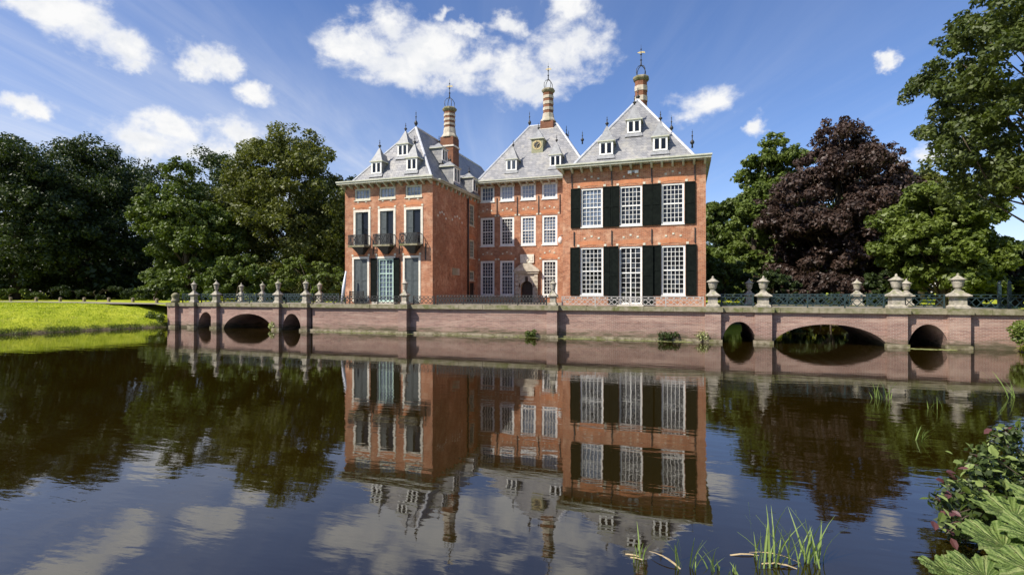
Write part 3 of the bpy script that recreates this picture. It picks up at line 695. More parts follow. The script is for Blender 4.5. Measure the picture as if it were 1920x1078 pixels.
def dormer(T, u, w, z, wd=.78, h=.78, rh=.85, depth=1.1, clock=False):
    """w: how far the dormer's front stands out from the facade plane (negative = behind)"""
    d = MB(); hw = wd/2
    d.box(u-hw, u+hw, w-depth, w, z-.25, z+h, T); do_ = d.build('dormer', 'slate' if not clock else 'clock_board', house)
    rf = MB(); ov = .12; zb2 = z+h+.002
    rf.box(u-hw-ov, u+hw+ov, w-depth-.02, w+ov, zb2, zb2+.07, T); rf.build('dormer_cornice', 'eave_paint', do_)
    rf = MB(); cw = w-min(depth, wd)/2; zb2 += .072; e = hw+ov*.6
    prof = [(1.0, 0), (.64, .33), (.30, .68), (.0, 1.0)]
    V = []
    for s_, t_ in prof[:3]:
        for du, dw in ((-1, 1), (1, 1), (1, -1), (-1, -1)): V.append(T(u+du*e*s_, cw+dw*e*s_, zb2+rh*t_))
    V.append(T(u, cw, zb2+rh)); Fs = []
    for k in range(2):
        for i in range(4): Fs.append((k*4+i, k*4+(i+1) % 4, k*4+4+(i+1) % 4, k*4+4+i))
    for i in range(4): Fs.append((8+i, 8+(i+1) % 4, 12))
    rf.add(V, Fs); rf.build('dormer_roof', 'dormer_lead', do_)
    if depth > wd:
        bk = MB(); P = [(u-e, cw, zb2), (u+e, cw, zb2), (u, cw, zb2+rh*.62), (u-e, w-depth-.5, zb2), (u+e, w-depth-.5, zb2), (u, w-depth-.5, zb2+rh*.62)]
        bk.add([T(*q_) for q_ in P], [(0, 2, 5, 3), (1, 4, 5, 2)]); bk.build('dormer_saddle', 'slate', do_)
    fx = T(u, cw, zb2+rh-.08); f_ = finial(*fx, .62, do_, .8)
    if not clock:
        fm = MB(); g = MB(); fw = .10
        for a, b in ((u-hw-.01, u-hw+fw), (u-.06, u+.06), (u+hw-fw, u+hw+.01)): fm.box(a, b, w+.003, w+.05, z-.03, z+h-.005, T)
        for a, b in ((u-hw+fw, u-.06), (u+.06, u+hw-fw)):
            fm.box(a, b, w+.003, w+.045, z+h-.1, z+h-.006, T).box(a, b, w+.003, w+.045, z-.03, z+.07, T)
            g.box(a, b, w+.004, w+.012, z+.07, z+h-.1, T)
        fm.build('dormer_frame', 'white_paint', do_); g.build('dormer_window', 'glass', do_)
        ap = MB(); ap.add([T(u-hw-.15, w+.012, z-.26), T(u+hw+.15, w+.012, z-.26), T(u+hw+.08, w+.012, z-.031), T(u-hw-.08, w+.012, z-.031), T(u-hw-.15, w+.22, z-.30), T(u+hw+.15, w+.22, z-.30)], [(0, 4, 5, 1), (4, 3, 2, 5)]); ap.build('dormer_flashing', 'dormer_lead', do_)
    else:
        def ring(r0_, r1_, w_, m_, nm, nn=24):
            c_ = MB(); V_ = []
            for k in range(nn):
                a = 2*math.pi*k/nn
                for rr_ in (r0_, r1_): V_.append(T(u+rr_*math.sin(a), w+w_, z+h/2+rr_*math.cos(a)))
            c_.add(V_, [(2*k, 2*k+1, (2*k+3) % (2*nn), (2*k+2) % (2*nn)) for k in range(nn)]); return c_.build(nm, m_, do_)
        ring(.001, hw*.78, .006, 'iron', 'clock_face'); ring(hw*.62, hw*.82, .02, 'gilt', 'clock_ring')
        tk = MB()
        for k in range(12):
            a = 2*math.pi*k/12; r_ = hw*.54; tk.box(u+r_*math.sin(a)-.03, u+r_*math.sin(a)+.03, .012+w, w+.022, z+h/2+r_*math.cos(a)-.03, z+h/2+r_*math.cos(a)+.03, T)
        tk.build('clock_marks', 'gilt', do_)
        hd = MB(); hd.tube([T(u, w+.03, z+h/2), T(u+.2, w+.03, z+h/2+.12)], .03, 4).tube([T(u, w+.035, z+h/2), T(u-.05, w+.035, z+h/2-.32)], .022, 4); hd.build('clock_hands', 'gilt', do_)
def on_plane(px, py, y0, z0, s):
    a = (px-960)/FPX; ky = C_+a*S_; b = (HOR-py)/FPX
    t = (z0-s*y0-EYE)/(b-s*ky); return t*(-S_+a*C_), t*ky, EYE+b*t
sR = (APR[2]-RZ)/(36.9-HY-.2); sL = (APL[2]-RZ)/(36.3-HY-.2); sC = (crz-cz0)/(CRY-CY+.1)
for px, py in ((1137, 291), (1238, 283), (1189, 250)):
    X, Y, Z = on_plane(px, py, HY+.2, RZ, sR); dormer(Tf(HY), X, HY-Y+.12, Z, wd=.84, h=.80, rh=1.12)
for px, py in ((708, 326), (757, 293), (774, 319.5)):
    X, Y, Z = on_plane(px, py, HY+.2, RZ, sL); dormer(Tf(HY), X, HY-Y+.12, Z, wd=.82, h=.82, rh=1.12)
for px, py in ((960, 320), (1042, 312)):
    X, Y, Z = on_plane(px, py, CY-.1, cz0, sC); dormer(Tf(CY), X, CY-Y+.12, Z, wd=.9, h=.86, rh=1.2)
X, Y, Z = on_plane(1008, 284, CY-.1, cz0, sC); dormer(Tf(CY), X, CY-Y+.15, Z, wd=1.0, h=1.0, rh=.95, depth=1.3, clock=True)
# dormers on the court side of the left tower
slx = (APL[2]-RZ)/(XL1-.12-APL[0])
for yy, up, big in ((36.2, .5, 1.15), (36.6, 2.3, .95), (39.8, .45, 1.1)):
    zz = RZ+up; xx = XL1-.12-up/slx; dormer(Ts(XL1), yy, xx-XL1+.45, zz, wd=.95*big, h=.95*big, rh=.5, depth=1.6)

# ---- chimneys
def chimney(x, y, zb0, z1, z2, zt_, r, base=None, extra=.0):
    """zb0 foot in roof, z1 top of base, z2 top of the flare, zt_ top of the cap"""
    c = MB(); c.box(x-r*1.35, x+r*1.35, y-r*1.35, y+r*1.35, zb0, z1); co = c.build('chimney', 'chimney_brick', house)
    MB().box(x-r*1.5, x+r*1.5, y-r*1.5, y+r*1.5, z1-.85, z1-.72).build('chimney_moulding', 'pale_stone', co)
    f = MB(); f.lathe([(r*1.55, z1), (r*1.5, z1+.1), (r*1.15, z1+.35), (r*1.02, z2)], 8, (x, y, 0), math.pi/8, True); f.build('chimney_flare', 'stone', co)
    n = 7; hh = (zt_-.35-z2)/n
    for k in range(n):
        st = k % 2 == 1; rr_ = r*(1.03 if st else .96)
        MB().lathe([(rr_, z2+k*hh), (rr_, z2+(k+1)*hh)], 8, (x, y, 0), math.pi/8, True).build('stone_band' if st else 'brick_band', 'stone' if st else 'chimney_brick', co)
    q_ = MB(); za_ = zt_-.35; q_.lathe([(r*1.0, za_), (r*1.12, za_+.05), (r*1.28, za_+.16), (r*1.28, za_+.26), (r*1.1, za_+.35)], 8, (x, y, 0), math.pi/8, True); q_.build('chimney_cap', 'mossy_stone', co)
    ir = MB()
    for k in range(4):
        a = math.pi/4+k*math.pi/2; pts = [(x+math.cos(a)*rr_*r, y+math.sin(a)*rr_*r, zt_+dz) for rr_, dz in ((.85, -.02), (1.0, .28), (.95, .52), (.6, .74), (.15, .84), (.03, .95))]
        ir.tube(pts, .028, 5)
    ir.lathe([(.03, .8), (.055, .95), (.04, 1.2), (.09, 1.25), (.03, 1.32), (.03, 1.6), (.08, 1.66), (.025, 1.74), (.02, 2.0+extra), (.06, 2.05+extra), (.012, 2.12+extra), (.008, 2.4+extra)], 8, (x, y, zt_))
    ir.build('iron_crown', 'iron', co, smooth=False)
    vn = MB(); zv = zt_+1.85+extra; vn.prism([(x-.28, zv-.02), (x-.05, zv+.06), (x+.25, zv+.02), (x+.3, zv-.12), (x+.1, zv-.08), (x-.1, zv-.1)], y-.012, y+.012); vn.build('weather_vane', 'gilt', co)
xl = APL[0]+1.0; yl = y_at(843, xl); t_ = lambda py, px, Y: zat(px, py, Y)
chimney(xl, yl, 13.2, t_(260, 843, yl), t_(241, 843, yl), t_(203, 843, yl), .44)
xc = at(1028, CRY+.2); yc = CRY+.2
chimney(xc, yc, crz-1, t_(230, 1028, yc), t_(214, 1028, yc), t_(168, 1028, yc), .44)
yr = y_at(1202, APR[0]+.02) if False else 39.8
chimney(at(1202, yr), yr, APR[2]-1.5, APR[2]-.6, APR[2]-.3, t_(145, 1202, yr), .44)

# ------------------------------------------------------------------ moat wall, bridges
def arch_body(x0, x1, ztop, arches, y0, y1, zbot=-1.2):
    us = {x0, x1}
    for c, hw, zs, rs in arches:
        for k in range(25): us.add(c-hw*math.cos(math.pi*k/24))
        us.add(c-hw-1e-3); us.add(c+hw+1e-3)
    us = sorted(us)
    def zl(u):
        for c, hw, zs, rs in arches:
            if abs(u-c) <= hw+1e-6: return zs+rs*math.sqrt(max(0, 1-((u-c)/hw)**2))
        return zbot
    m = MB(); n = len(us)
    V = []
    for y in (y0, y1):
        for u in us: V += [(u, y, zl(u)), (u, y, ztop)]
    Fs = []
    for i in range(n-1):
        a = 2*i; b = 2*n+2*i
        Fs += [(a, a+2, a+3, a+1), (b, b+1, b+3, b+2), (a, b, b+2, a+2), (a+1, a+3, b+3, b+1)]
    Fs += [(0, 1, 2*n+1, 2*n), (2*n-2, 4*n-2, 4*n-1, 2*n-1)]
    return m.add(V, Fs)
def arch_ring(c, hw, zs, rs, y, th=.24):
    m = MB(); n = 24; V = []
    for k in range(n+1):
        a = math.pi*k/n; u0, z0 = c-hw*math.cos(a), zs+rs*math.sin(a); u1, z1 = c-(hw+th)*math.cos(a), zs+(rs+th)*math.sin(a)
        for yy in (y-.03, y+.05): V += [(u0, yy, z0), (u1, yy, z1)]
    Fs = []
    for k in range(n):
        b = 4*k; Fs += [(b, b+1, b+5, b+4), (b+1, b+3, b+7, b+5), (b, b+4, b+6, b+2)]
    return m.add(V, Fs)
CPZ0 = 1.64
def coping(par, x0, x1, y0, y1, name='coping'):
    n = max(1, int((x1-x0)/1.6))
    for k in range(n):
        a, b = x0+(x1-x0)*k/n, x0+(x1-x0)*(k+1)/n
        jy = random.uniform(-.018, .018); MB().box(a+.006, b-.006, y0+jy, y1+jy, CPZ0, TZ+random.uniform(-.018, .012)).build(name, 'mossy_stone', par)
def pier(par, x, y, wd, pr, back=False):
    s_ = 1 if back else -1
    p_ = MB(); ys = sorted((y+s_*pr, y-s_*.05)); p_.box(x-wd/2, x+wd/2, ys[0], ys[1], -1.2, CPZ0)
    po_ = p_.build('pier', 'moat_brick', par)
    ys = sorted((y+s_*(pr+.10), y-s_*.32)); MB().box(x-wd/2-.10, x+wd/2+.10, ys[0], ys[1], CPZ0+.003, TZ+.02).build('pier_cap', 'mossy_stone', po_)
    ys = sorted((y+s_*(pr+.07), y-s_*.02)); MB().box(x-wd/2-.07, x+wd/2+.07, ys[0], ys[1], -1.2, .16).build('pier_foot', 'plinth_stone', po_)
BXL, BXR = [-37.3, -35.4, -33.2, -27.5, -25.1], [1.55, 4.03, 10.0, 12.5]
LB, RB = 34.8, 36.4
random.seed(4)
tw = thing('terrace_wall', (-12, WY, 0), 'long pinkish brick moat wall with mossy coping below the house', 'wall')
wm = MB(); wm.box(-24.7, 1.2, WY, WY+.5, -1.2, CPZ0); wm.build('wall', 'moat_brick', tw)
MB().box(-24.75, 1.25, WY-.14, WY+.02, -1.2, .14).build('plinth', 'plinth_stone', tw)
for z in (.52, .95, 1.3): MB().box(-24.7, 1.2, WY-.010, WY+.02, z, z+.035).build('string_course', 'string_stone', tw)
coping(tw, -24.7, 1.12, WY-.18, WY+.62)
WPX = [at(757, WY-.3), at(1036, WY-.3)]
for x in WPX: pier(tw, x, WY, .62, .5)
MB().box(-24.7, -24.62, WY, 56, -1.2, TZ-.05).build('wall', 'moat_brick', tw); MB().box(1.32, 1.4, WY, 56, -1.2, TZ-.05).build('wall', 'moat_brick', tw)

def bridge(name, label, x0, x1, xs, arches, yb, wp):
    b = thing(name, ((x0+x1)/2, WY, 0), label, 'bridge', 'twin bridges over the moat')
    arch_body(x0, x1, CPZ0, arches, WY, yb).build('vault', 'moat_brick', b)
    for a in arches: arch_ring(*a, WY).build('arch_ring', 'moat_brick', b)
    coping(b, x0, x1, WY-.16, WY+.5); coping(b, x0, x1, yb-.5, yb+.16)
    MB().box(x0, x1, WY+.505, yb-.505, CPZ0, TZ-.03).build('deck', 'gravel', b)
    for x in xs:
        pier(b, x, WY, wp, .30); pier(b, x, yb, wp, .30, True)
    return b
def A(p0, p1, ptop, zs=-.35):
    x0, x1 = at(p0, WY), at(p1, WY); c = (x0+x1)/2; return (c, (x1-x0)/2, zs, zat((p0+p1)/2, ptop, WY)-zs)
lbr = bridge('arched_bridge', 'small three-arched brick bridge beside the lawn, left of the house', -38.2, -24.75, BXL, [A(372, 401, 585, -.1), A(419, 513, 588, -.25), A(530, 565, 588, -.1)], LB, .52)
rbr = bridge('arched_bridge', 'larger-looking three-arched brick bridge right of the house with urns', 1.25, 15.6, BXR, [A(1354, 1418, 603, -.1), A(1447, 1667, 608, -.25), A(1702, 1779, 608, -.1)], RB, .80)

# ------------------------------------------------------------------ urns
def make_urn(loc, sc, label, rot=0.0):
    u = thing('stone_urn', loc, label, 'urn', 'stone urns on the parapets')
    p_ = MB(); p_.lathe([(.37, 0), (.37, .10), (.30, .15), (.27, .18), (.26, .52), (.30, .56)], 4, (0, 0, 0), math.pi/4, True); p_.add([], [])
    c_ = MB(); c_.lathe([(.31, .562), (.42, .60), (.42, .65), (.34, .70), (.20, .80), (.15, .88)], 4, (0, 0, 0), math.pi/4, True)
    v_ = MB(); v_.lathe([(.17, .882), (.16, .92), (.11, .95), (.12, .98), (.18, 1.02), (.205, 1.08), (.22, 1.17), (.25, 1.27), (.27, 1.33), (.25, 1.37)], 14)
    l_ = MB(); l_.lathe([(.26, 1.372), (.34, 1.395), (.35, 1.42), (.29, 1.455), (.20, 1.51), (.13, 1.565), (.08, 1.60), (.05, 1.63), (.065, 1.66), (.06, 1.69), (.01, 1.74)], 14)
    for nm, mb, sm in (('pedestal', p_, False), ('pedestal_cap', c_, False), ('vase', v_, True), ('lid', l_, True)):
        o_ = bpy.data.objects.new(nm, mb.mesh(nm, 'urn_stone', smooth=sm)); COL.objects.link(o_); o_.parent = u
    return u
urn_specs = []
UZ = TZ+.02
names_r = ['by the house corner', 'left of wide arch', 'right of wide arch', 'rightmost of all']
names_l = ['first pier from the lawn', 'left of the wide arch', 'right of the wide arch', 'nearest the house']
for x, nm in zip(BXR, names_r): urn_specs.append((x, WY-.05, 1.0, 'lidded stone urn on pedestal, right bridge front parapet, '+nm))
for x, nm in zip(BXR[1:], ['seen between the house corner and wide arch', 'standing alone over the wide arch', 'just right of a front urn']): urn_specs.append((x, RB+.05, .97, 'lidded stone urn on right bridge rear parapet, '+nm))
for x, nm in zip(BXL[1:], names_l): urn_specs.append((x, WY-.05, 1.0, 'lidded stone urn on pedestal, left bridge front parapet, '+nm))
for x, nm in zip(BXL[1:4], ['left of the two above the wide arch', 'right of the two above the wide arch', 'closest to the house']): urn_specs.append((x, LB+.05, .97, 'lidded stone urn on left bridge rear parapet, '+nm))
urn_specs.append((WPX[0], WY-.12, .98, 'lidded stone urn on the moat wall in front of the left tower'))
urn_specs.append((WPX[1], WY-.12, .98, 'lidded stone urn on the moat wall before the middle of the house'))
first = None; rs = random.Random(3)
for x, y, sc, lab in urn_specs:
    if first is None: u = first = make_urn((x, y, UZ), sc, lab)
    else: u = copy_tree(first); u.location = (x, y, UZ); u['label'] = lab
    sl = .66 if x < 0 else (.84 if y > 33 else .97)
    u.scale = (sc*sl*rs.uniform(.95, 1.03), sc*sl*rs.uniform(.95, 1.03), sc*rs.uniform(.93, 1.0)); u.rotation_euler = (rs.uniform(-.015, .015), rs.uniform(-.015, .015), rs.uniform(-.05, .05))
# a mossy knob on the lowest end pier of the left bridge
kb = MB(); kb.lathe([(.3, 0), (.3, .2), (.22, .25), (.26, .4), (.30, .55), (.2, .68), (.05, .75)], 12, (BXL[0], WY-.05, UZ)); tag(kb.build('stone_ball', 'mossy_stone', None, True, loc=(BXL[0], WY-.05, UZ)), 'low mossy stone knob on the end pier by the lawn', 'finial')

# ------------------------------------------------------------------ railings
def railing(x0, x1, y, label, m_='blue_iron', h=.68, cell=.40, posts=(False, False), group='iron railings', b=.021):
    r = thing('iron_railing', ((x0+x1)/2, y, TZ), label, 'railing', group)
    for z in (TZ+.08, TZ+h-.14, TZ+h): MB().box(x0, x1, y-.022, y+.022, z-.018, z+.018).build('rail', m_, r)
    n = max(1, int(round((x1-x0)/cell))); L = MB()
    for i in range(n):
        a, c = x0+(x1-x0)*i/n, x0+(x1-x0)*(i+1)/n; za_, zb2 = TZ+.09, TZ+h-.15
        for s0, s1, yy in ((za_, zb2, y-.006), (zb2, za_, y+.006)):
            dx, dz = c-a, s1-s0; ln = math.hypot(dx, dz); nx, nz = -dz/ln*b*.8, dx/ln*b*.8
            L.prism([(a-nx, s0-nz), (c-nx, s1-nz), (c+nx, s1+nz), (a+nx, s0+nz)], yy-.012, yy+.012)
        L.lathe([(.035, TZ+h-.11), (.05, TZ+h-.07), (.035, TZ+h-.03)], 6, ((a+c)/2, y, 0))
    L.build('lattice', m_, r)
    k = max(2, int((x1-x0)/1.7)+1)
    for i in range(k):
        u = x0+.03+(x1-x0-.06)*i/(k-1); MB().box(u-.03, u+.03, y-.03, y+.03, TZ-.01, TZ+h+.03).build('post', m_, r)
    return r
def rail_row(xs, y, pre, labs, m_='blue_iron', **kw):
    for (a, b_), lb in zip(zip(xs[:-1], xs[1:]), labs): railing(a+.42, b_-.42, y, pre+lb, m_, **kw)
rail_row(BXR, WY+.2, 'blue-green lattice railing on right bridge front, ', ['over the small arch by the house', 'over the wide arch', 'over the small far right arch'])
railing(12.95, 15.55, WY+.2, 'blue-green lattice railing at the far right bridge end')
rail_row(BXR, RB-.2, 'blue-green lattice railing on right bridge rear, ', ['over the small arch by the house', 'over the wide arch', 'over the small far right arch'])
rail_row(BXL, WY+.2, 'blue-green lattice railing on left bridge front, ', ['short end section by the lawn', 'over the first small arch', 'over the wide arch', 'over the small arch by the house'])
rail_row(BXL[1:], LB-.2, 'blue-green lattice railing on left bridge rear, ', ['over the first small arch', 'over the wide arch', 'over the small arch by the house'])
railing(-24.7, WPX[0]-.45, WY+.15, 'dark lattice railing on the moat wall before the left tower', 'iron', h=.54, cell=.34)
railing(WPX[0]+.45, at(813, WY), WY+.15, 'short lattice railing on the moat wall right of the left tower urn', 'iron', h=.54, cell=.34)
railing(at(817, WY), WPX[1]-.45, WY+.15, 'dark lattice railing on the moat wall before the courtyard', 'iron', h=.60, cell=.20, b=.036)
railing(WPX[1]+.45, 1.1, WY+.15, 'pale sunlit lattice railing on the moat wall before the right wing', 'grey_iron', h=.54, cell=.34)  # same railing as its neighbours, its sunlit brightness put into the iron colour
gt = None
for px, lb in ((1877, 'left'), (1896, 'right')):
    g_ = MB(); X = at(px, 29.9) if False else at(px, WY+.2)
    g_.box(X-.06, X+.06, WY+.28, WY+.40, TZ-.02, TZ+1.15).lathe([(.05, 1.15), (.09, 1.22), (.06, 1.3), (.01, 1.34)], 8, (X, WY+.34, TZ))
    tag(g_.build('gate_post', 'blue_iron', None, loc=(X, WY+.34, TZ)), f'slim dark iron gate post at the far right bridge end, {lb} one of two', 'post', 'gate posts')

# ------------------------------------------------------------------ small things by the house
bx, by = at(664, 31.6), 31.6
bn = thing('garden_bench', (bx, by, TZ), 'dark garden bench below the leftmost shuttered window', 'bench')
q = MB()
for k in range(4): q.box(bx-.6, bx+.6, by-.25+k*.13, by-.15+k*.13, TZ+.42, TZ+.45)
q.build('seat', 'iron', bn)
q = MB()
for k in range(3): q.box(bx-.6, bx+.6, by+.27, by+.30, TZ+.52+k*.13, TZ+.60+k*.13)
q.build('backrest', 'iron', bn)
for sx in (-.55, .55):
    for sy in (-.22, .27): MB().box(bx+sx-.03, bx+sx+.03, by+sy-.03, by+sy+.03, TZ-.02, TZ+(.42 if sy < 0 else .9)).build('leg', 'iron', bn)
q = MB(); px_ = at(641, 31.4); q.tube([(px_, 31.4, TZ), (px_+.10, 31.5, TZ+1.2), (px_+.2, 31.6, TZ+2.3)], [.09, .12, .05], 8)
tag(q.build('leaning_pole', 'pole_paint', None, True, loc=(px_, 31.4, TZ)), 'slim pale pole leaning beside the left tower corner', 'pole')
# low timber posts with a rail beyond the path
for k, px in enumerate((20, 68, 113, 158, 204, 249, 294)):
    Y = 36.3+max(0, (-at(px, 36)-60))*.05; X = at(px, Y); z = float(zg(X, Y))
    q = MB(); q.box(X-.10, X+.10, Y-.10, Y+.10, z-.1, z+.36).add([(X-.12, Y-.12, z+.36), (X+.12, Y-.12, z+.36), (X+.12, Y+.12, z+.36), (X-.12, Y+.12, z+.36), (X, Y, z+.43)], [(0, 1, 4), (1, 2, 4), (2, 3, 4), (3, 0, 4), (3, 2, 1, 0)])
    ordn = ['leftmost', 'second', 'third', 'fourth', 'fifth', 'sixth', 'seventh'][k]
    tag(q.build('low_post', 'post_wood', None, loc=(X, Y, z)), f'low timber post beside the gravel path, {ordn} from the left', 'post', 'low posts along the path')

# ------------------------------------------------------------------ vegetation
def leaf_cloud(centers, radii, n, size, rng, outward=None, up=.35, aspect=.62, flat=.8):
    k = len(centers); wts = radii**2; wts = wts/wts.sum(); ci = rng.choice(k, n, p=wts)
    d = rng.normal(size=(n, 3)); d /= np.linalg.norm(d, axis=1)[:, None]
    r = rng.uniform(.25, 1.0, n)**.5
    P = centers[ci]+d*(r*radii[ci])[:, None]*np.array([1, 1, flat])
    N = d*.8+rng.normal(size=(n, 3))*.55+np.array([0, 0, up]); N /= np.linalg.norm(N, axis=1)[:, None]
    A_ = np.cross(N, rng.normal(size=(n, 3))); A_ /= np.linalg.norm(A_, axis=1)[:, None]; B_ = np.cross(N, A_)
    s = size*rng.uniform(.6, 1.35, n)[:, None]
    V = np.stack([P-A_*s*.5, P+B_*s*aspect*.5-N*s*.08, P+A_*s*.55, P-B_*s*aspect*.5-N*s*.08], 1).reshape(-1, 3)
    return V, np.arange(4*n).reshape(n, 4)
def crown_clumps(c, rx, ry, rz, lobes, sub, rng, fill=.8, lobe_r=.36, bottom=-.75):
    L = []; tries = 0
    while len(L) < lobes and tries < 4000:
        tries += 1
        d = rng.normal(size=3); d /= np.linalg.norm(d)
        if d[2] < bottom: continue
        r = rng.uniform(.45, 1)**.5*fill; q = d*r
        if all(np.linalg.norm(q-x) > .26 for x in L) or tries > 2500: L.append(q)
    L = np.array(L); sc = np.array([rx, ry, rz]); C = []; Rr = []
    R0 = min(rx, rz)
    for q in L:
        lr = lobe_r*R0*rng.uniform(.75, 1.25); cc = np.array(c)+q*sc
        for _ in range(sub):
            d = rng.normal(size=3); d[2] = abs(d[2])*.9-.25 if rng.random() < .75 else d[2]; d /= np.linalg.norm(d)
            C.append(cc+d*lr*rng.uniform(.5, 1.05)*np.array([1.1, 1.1, .8])); Rr.append(lr*rng.uniform(.2, .38))
    return np.array(C), np.array(Rr), np.array(c)+L*sc
def tree(name, label, X, Y, top, rx, low, n, size, leaf, seed, ry=None, lobes=32, sub=30, trunk_r=.4, group=None, cat='tree', tx=0, fill=.87, lobe_r=.35, bottom=-.75):
    rng = np.random.default_rng(seed); z0 = float(zg(X, Y)); ry = ry or rx*.85
    t = thing(name, (X+tx, Y, z0), label, cat, group)
    cz, rz = (top+low)/2, (top-low)/2
    C, Rr, L = crown_clumps((X, Y, cz), rx, ry, rz, lobes, sub, rng, fill, lobe_r, bottom)
    V, F_ = leaf_cloud(C, Rr, n, size, rng)
    kp = V.reshape(-1, 4, 3)[:, :, 2].min(1) > z0-.1; V = V.reshape(-1, 4, 3)[kp].reshape(-1, 3); F_ = np.arange(len(V)).reshape(-1, 4)
    V -= np.array([X+tx, Y, z0])
    o_ = bpy.data.objects.new('crown', np_mesh('crown', V, F_, leaf)); COL.objects.link(o_); o_.parent = t
    m_ = MB(); pts = []; H_ = top-z0
    bx_, by_ = X+tx, Y
    for k in range(7):
        f = k/6; pts.append((bx_+(X-bx_)*f+.25*math.sin(seed+k*1.3)*f, by_+.2*math.cos(seed*2+k)*f, z0-.2+f*H_*.8))
    m_.tube(pts, [trunk_r*(1.25 if k == 0 else 1)*(1-k/6*.85) for k in range(7)], 9)
    for q in L:
        if q[2] < z0+1.2: continue
        f = min(.78, max(.12, (q[2]-z0)/H_*.75-.08)); j = f*6/.8*.8; i0 = int(min(5, j)); p0 = Vector(pts[i0]).lerp(Vector(pts[i0+1]), min(1, j-i0))
        pe = Vector(q); ll = (pe-p0).length; jt = lambda: Vector(rng.normal(size=3))*ll*.06
        r0_ = trunk_r*.22*(1-f*.6); q1 = p0.lerp(pe, .3)+Vector((0, 0, .10*ll))+jt(); q2 = p0.lerp(pe, .65)+Vector((0, 0, .09*ll))+jt()
        m_.tube([p0, q1, q2, pe], [r0_, r0_*.7, r0_*.4, .02], 5)
    m_.build('trunk', 'bark', t, smooth=True)
    return t
G1 = 'trees behind the lawn'; G2 = 'trees behind the right bridge'
def T_px(px, Y, ptop): return at(px, Y), zat(px, ptop, Y)
def tr_(name, label, px, Y, ptop, halfpx, plow, n, size, leaf, seed, **kw):
    X, top = T_px(px, Y, ptop); a = dep(px, Y)
    return tree(name, label, X, Y, top, halfpx/FPX*a, zat(px, plow, Y), n, size, leaf, seed, **kw)
tr_('broadleaf_tree', 'tall broad olive-green tree left of the house behind the pale shrub', 540, 55, 250, 128, 640, 84000, .36, 'leaf_olive', 1, group=G1, lobes=38)
tr_('broadleaf_tree', 'bright-edged green tree standing behind the left bridge end', 350, 47, 290, 92, 640, 66000, .34, 'leaf_mid', 2, group=G1, lobes=36)
tr_('broadleaf_tree', 'high rounded dark tree, tallest at the left of the photo', 165, 52, 243, 125, 640, 70000, .36, 'leaf_dark', 3, group=G1, lobes=36)
tr_('broadleaf_tree', 'dark tree at the left picture edge with lower crown', 30, 42, 246, 118, 640, 62000, .34, 'leaf_dark', 4, group=G1, lobes=36)
tr_('broadleaf_tree', 'dark tree filling the gap between the rounded tree and the bright-edged one', 235, 62, 282, 105, 640, 36000, .40, 'leaf_dark', 5, group=G1)
tr_('broadleaf_tree', 'dark tree in the rear between the two tall green trees', 430, 72, 284, 110, 620, 36000, .44, 'leaf_dark', 6, group=G1)
tr_('broadleaf_tree', 'dark tree at far left edge reaching out of the frame', -80, 50, 240, 120, 560, 24000, .42, 'leaf_dark', 7, group=G1)
tr_('broadleaf_tree', 'green treetop peeping over the left tower eave', 688, 62, 296, 62, 600, 26000, .38, 'leaf_mid', 8, group=G1)
tr_('broadleaf_tree', 'dark understorey tree under the tallest rounded tree', 120, 62, 400, 130, 575, 26000, .42, 'leaf_dark', 9, group=G1)
tr_('broadleaf_tree', 'dark understorey tree behind the left bridge', 612, 66, 330, 75, 610, 28000, .42, 'leaf_dark', 10, group=G1)
# right side
tr_('copper_beech', 'large dark purple copper beech right of the house', 1568, 58, 222, 138, 640, 120000, .32, 'leaf_copper', 21, lobes=52, lobe_r=.28, group=G2, trunk_r=.6)
tr_('broadleaf_tree', 'light green tree half hidden left of the copper beech', 1445, 68, 243, 76, 640, 60000, .40, 'leaf_fresh', 22, group=G2, lobes=52)
tr_('broadleaf_tree', 'green tree just right of the house corner', 1352, 66, 338, 68, 640, 42000, .38, 'leaf_mid', 23, group=G2)
tr_('broadleaf_tree', 'lower bright green tree between house corner and copper beech', 1415, 60, 345, 45, 620, 28000, .34, 'leaf_fresh', 24, group=G2)
tr_('maple_tree', 'bright lime-green tree in front of the copper beech', 1765, 45, 322, 96, 610, 56000, .30, 'leaf_lime', 25, group=G2, lobes=38)
tr_('broadleaf_tree', 'distant olive treetop right of the copper beech', 1725, 75, 300, 50, 560, 18000, .42, 'leaf_olive', 26, group=G2)
tr_('broadleaf_tree', 'dark hedge-like tree at the right picture edge behind the bridge', 1905, 48, 455, 85, 590, 30000, .32, 'leaf_dark', 27, group=G2)
tr_('broadleaf_tree', 'dark rear tree beyond the copper beech', 1640, 82, 330, 120, 570, 20000, .5, 'leaf_dark', 28, group=G2)
# the oak leaning in from the right
Xo, Yo = at(2020, 27.5), 27.5
tree('oak_tree', 'big oak reaching in from the right edge high above the bridge', Xo, Yo, zat(2020, -95, 27.5), 5.5, zat(2020, 450, 27.5), 80000, .19, 'leaf_oak', 33, ry=4.8, lobes=54, sub=18, trunk_r=.45, group=G2, lobe_r=.25, fill=.9)
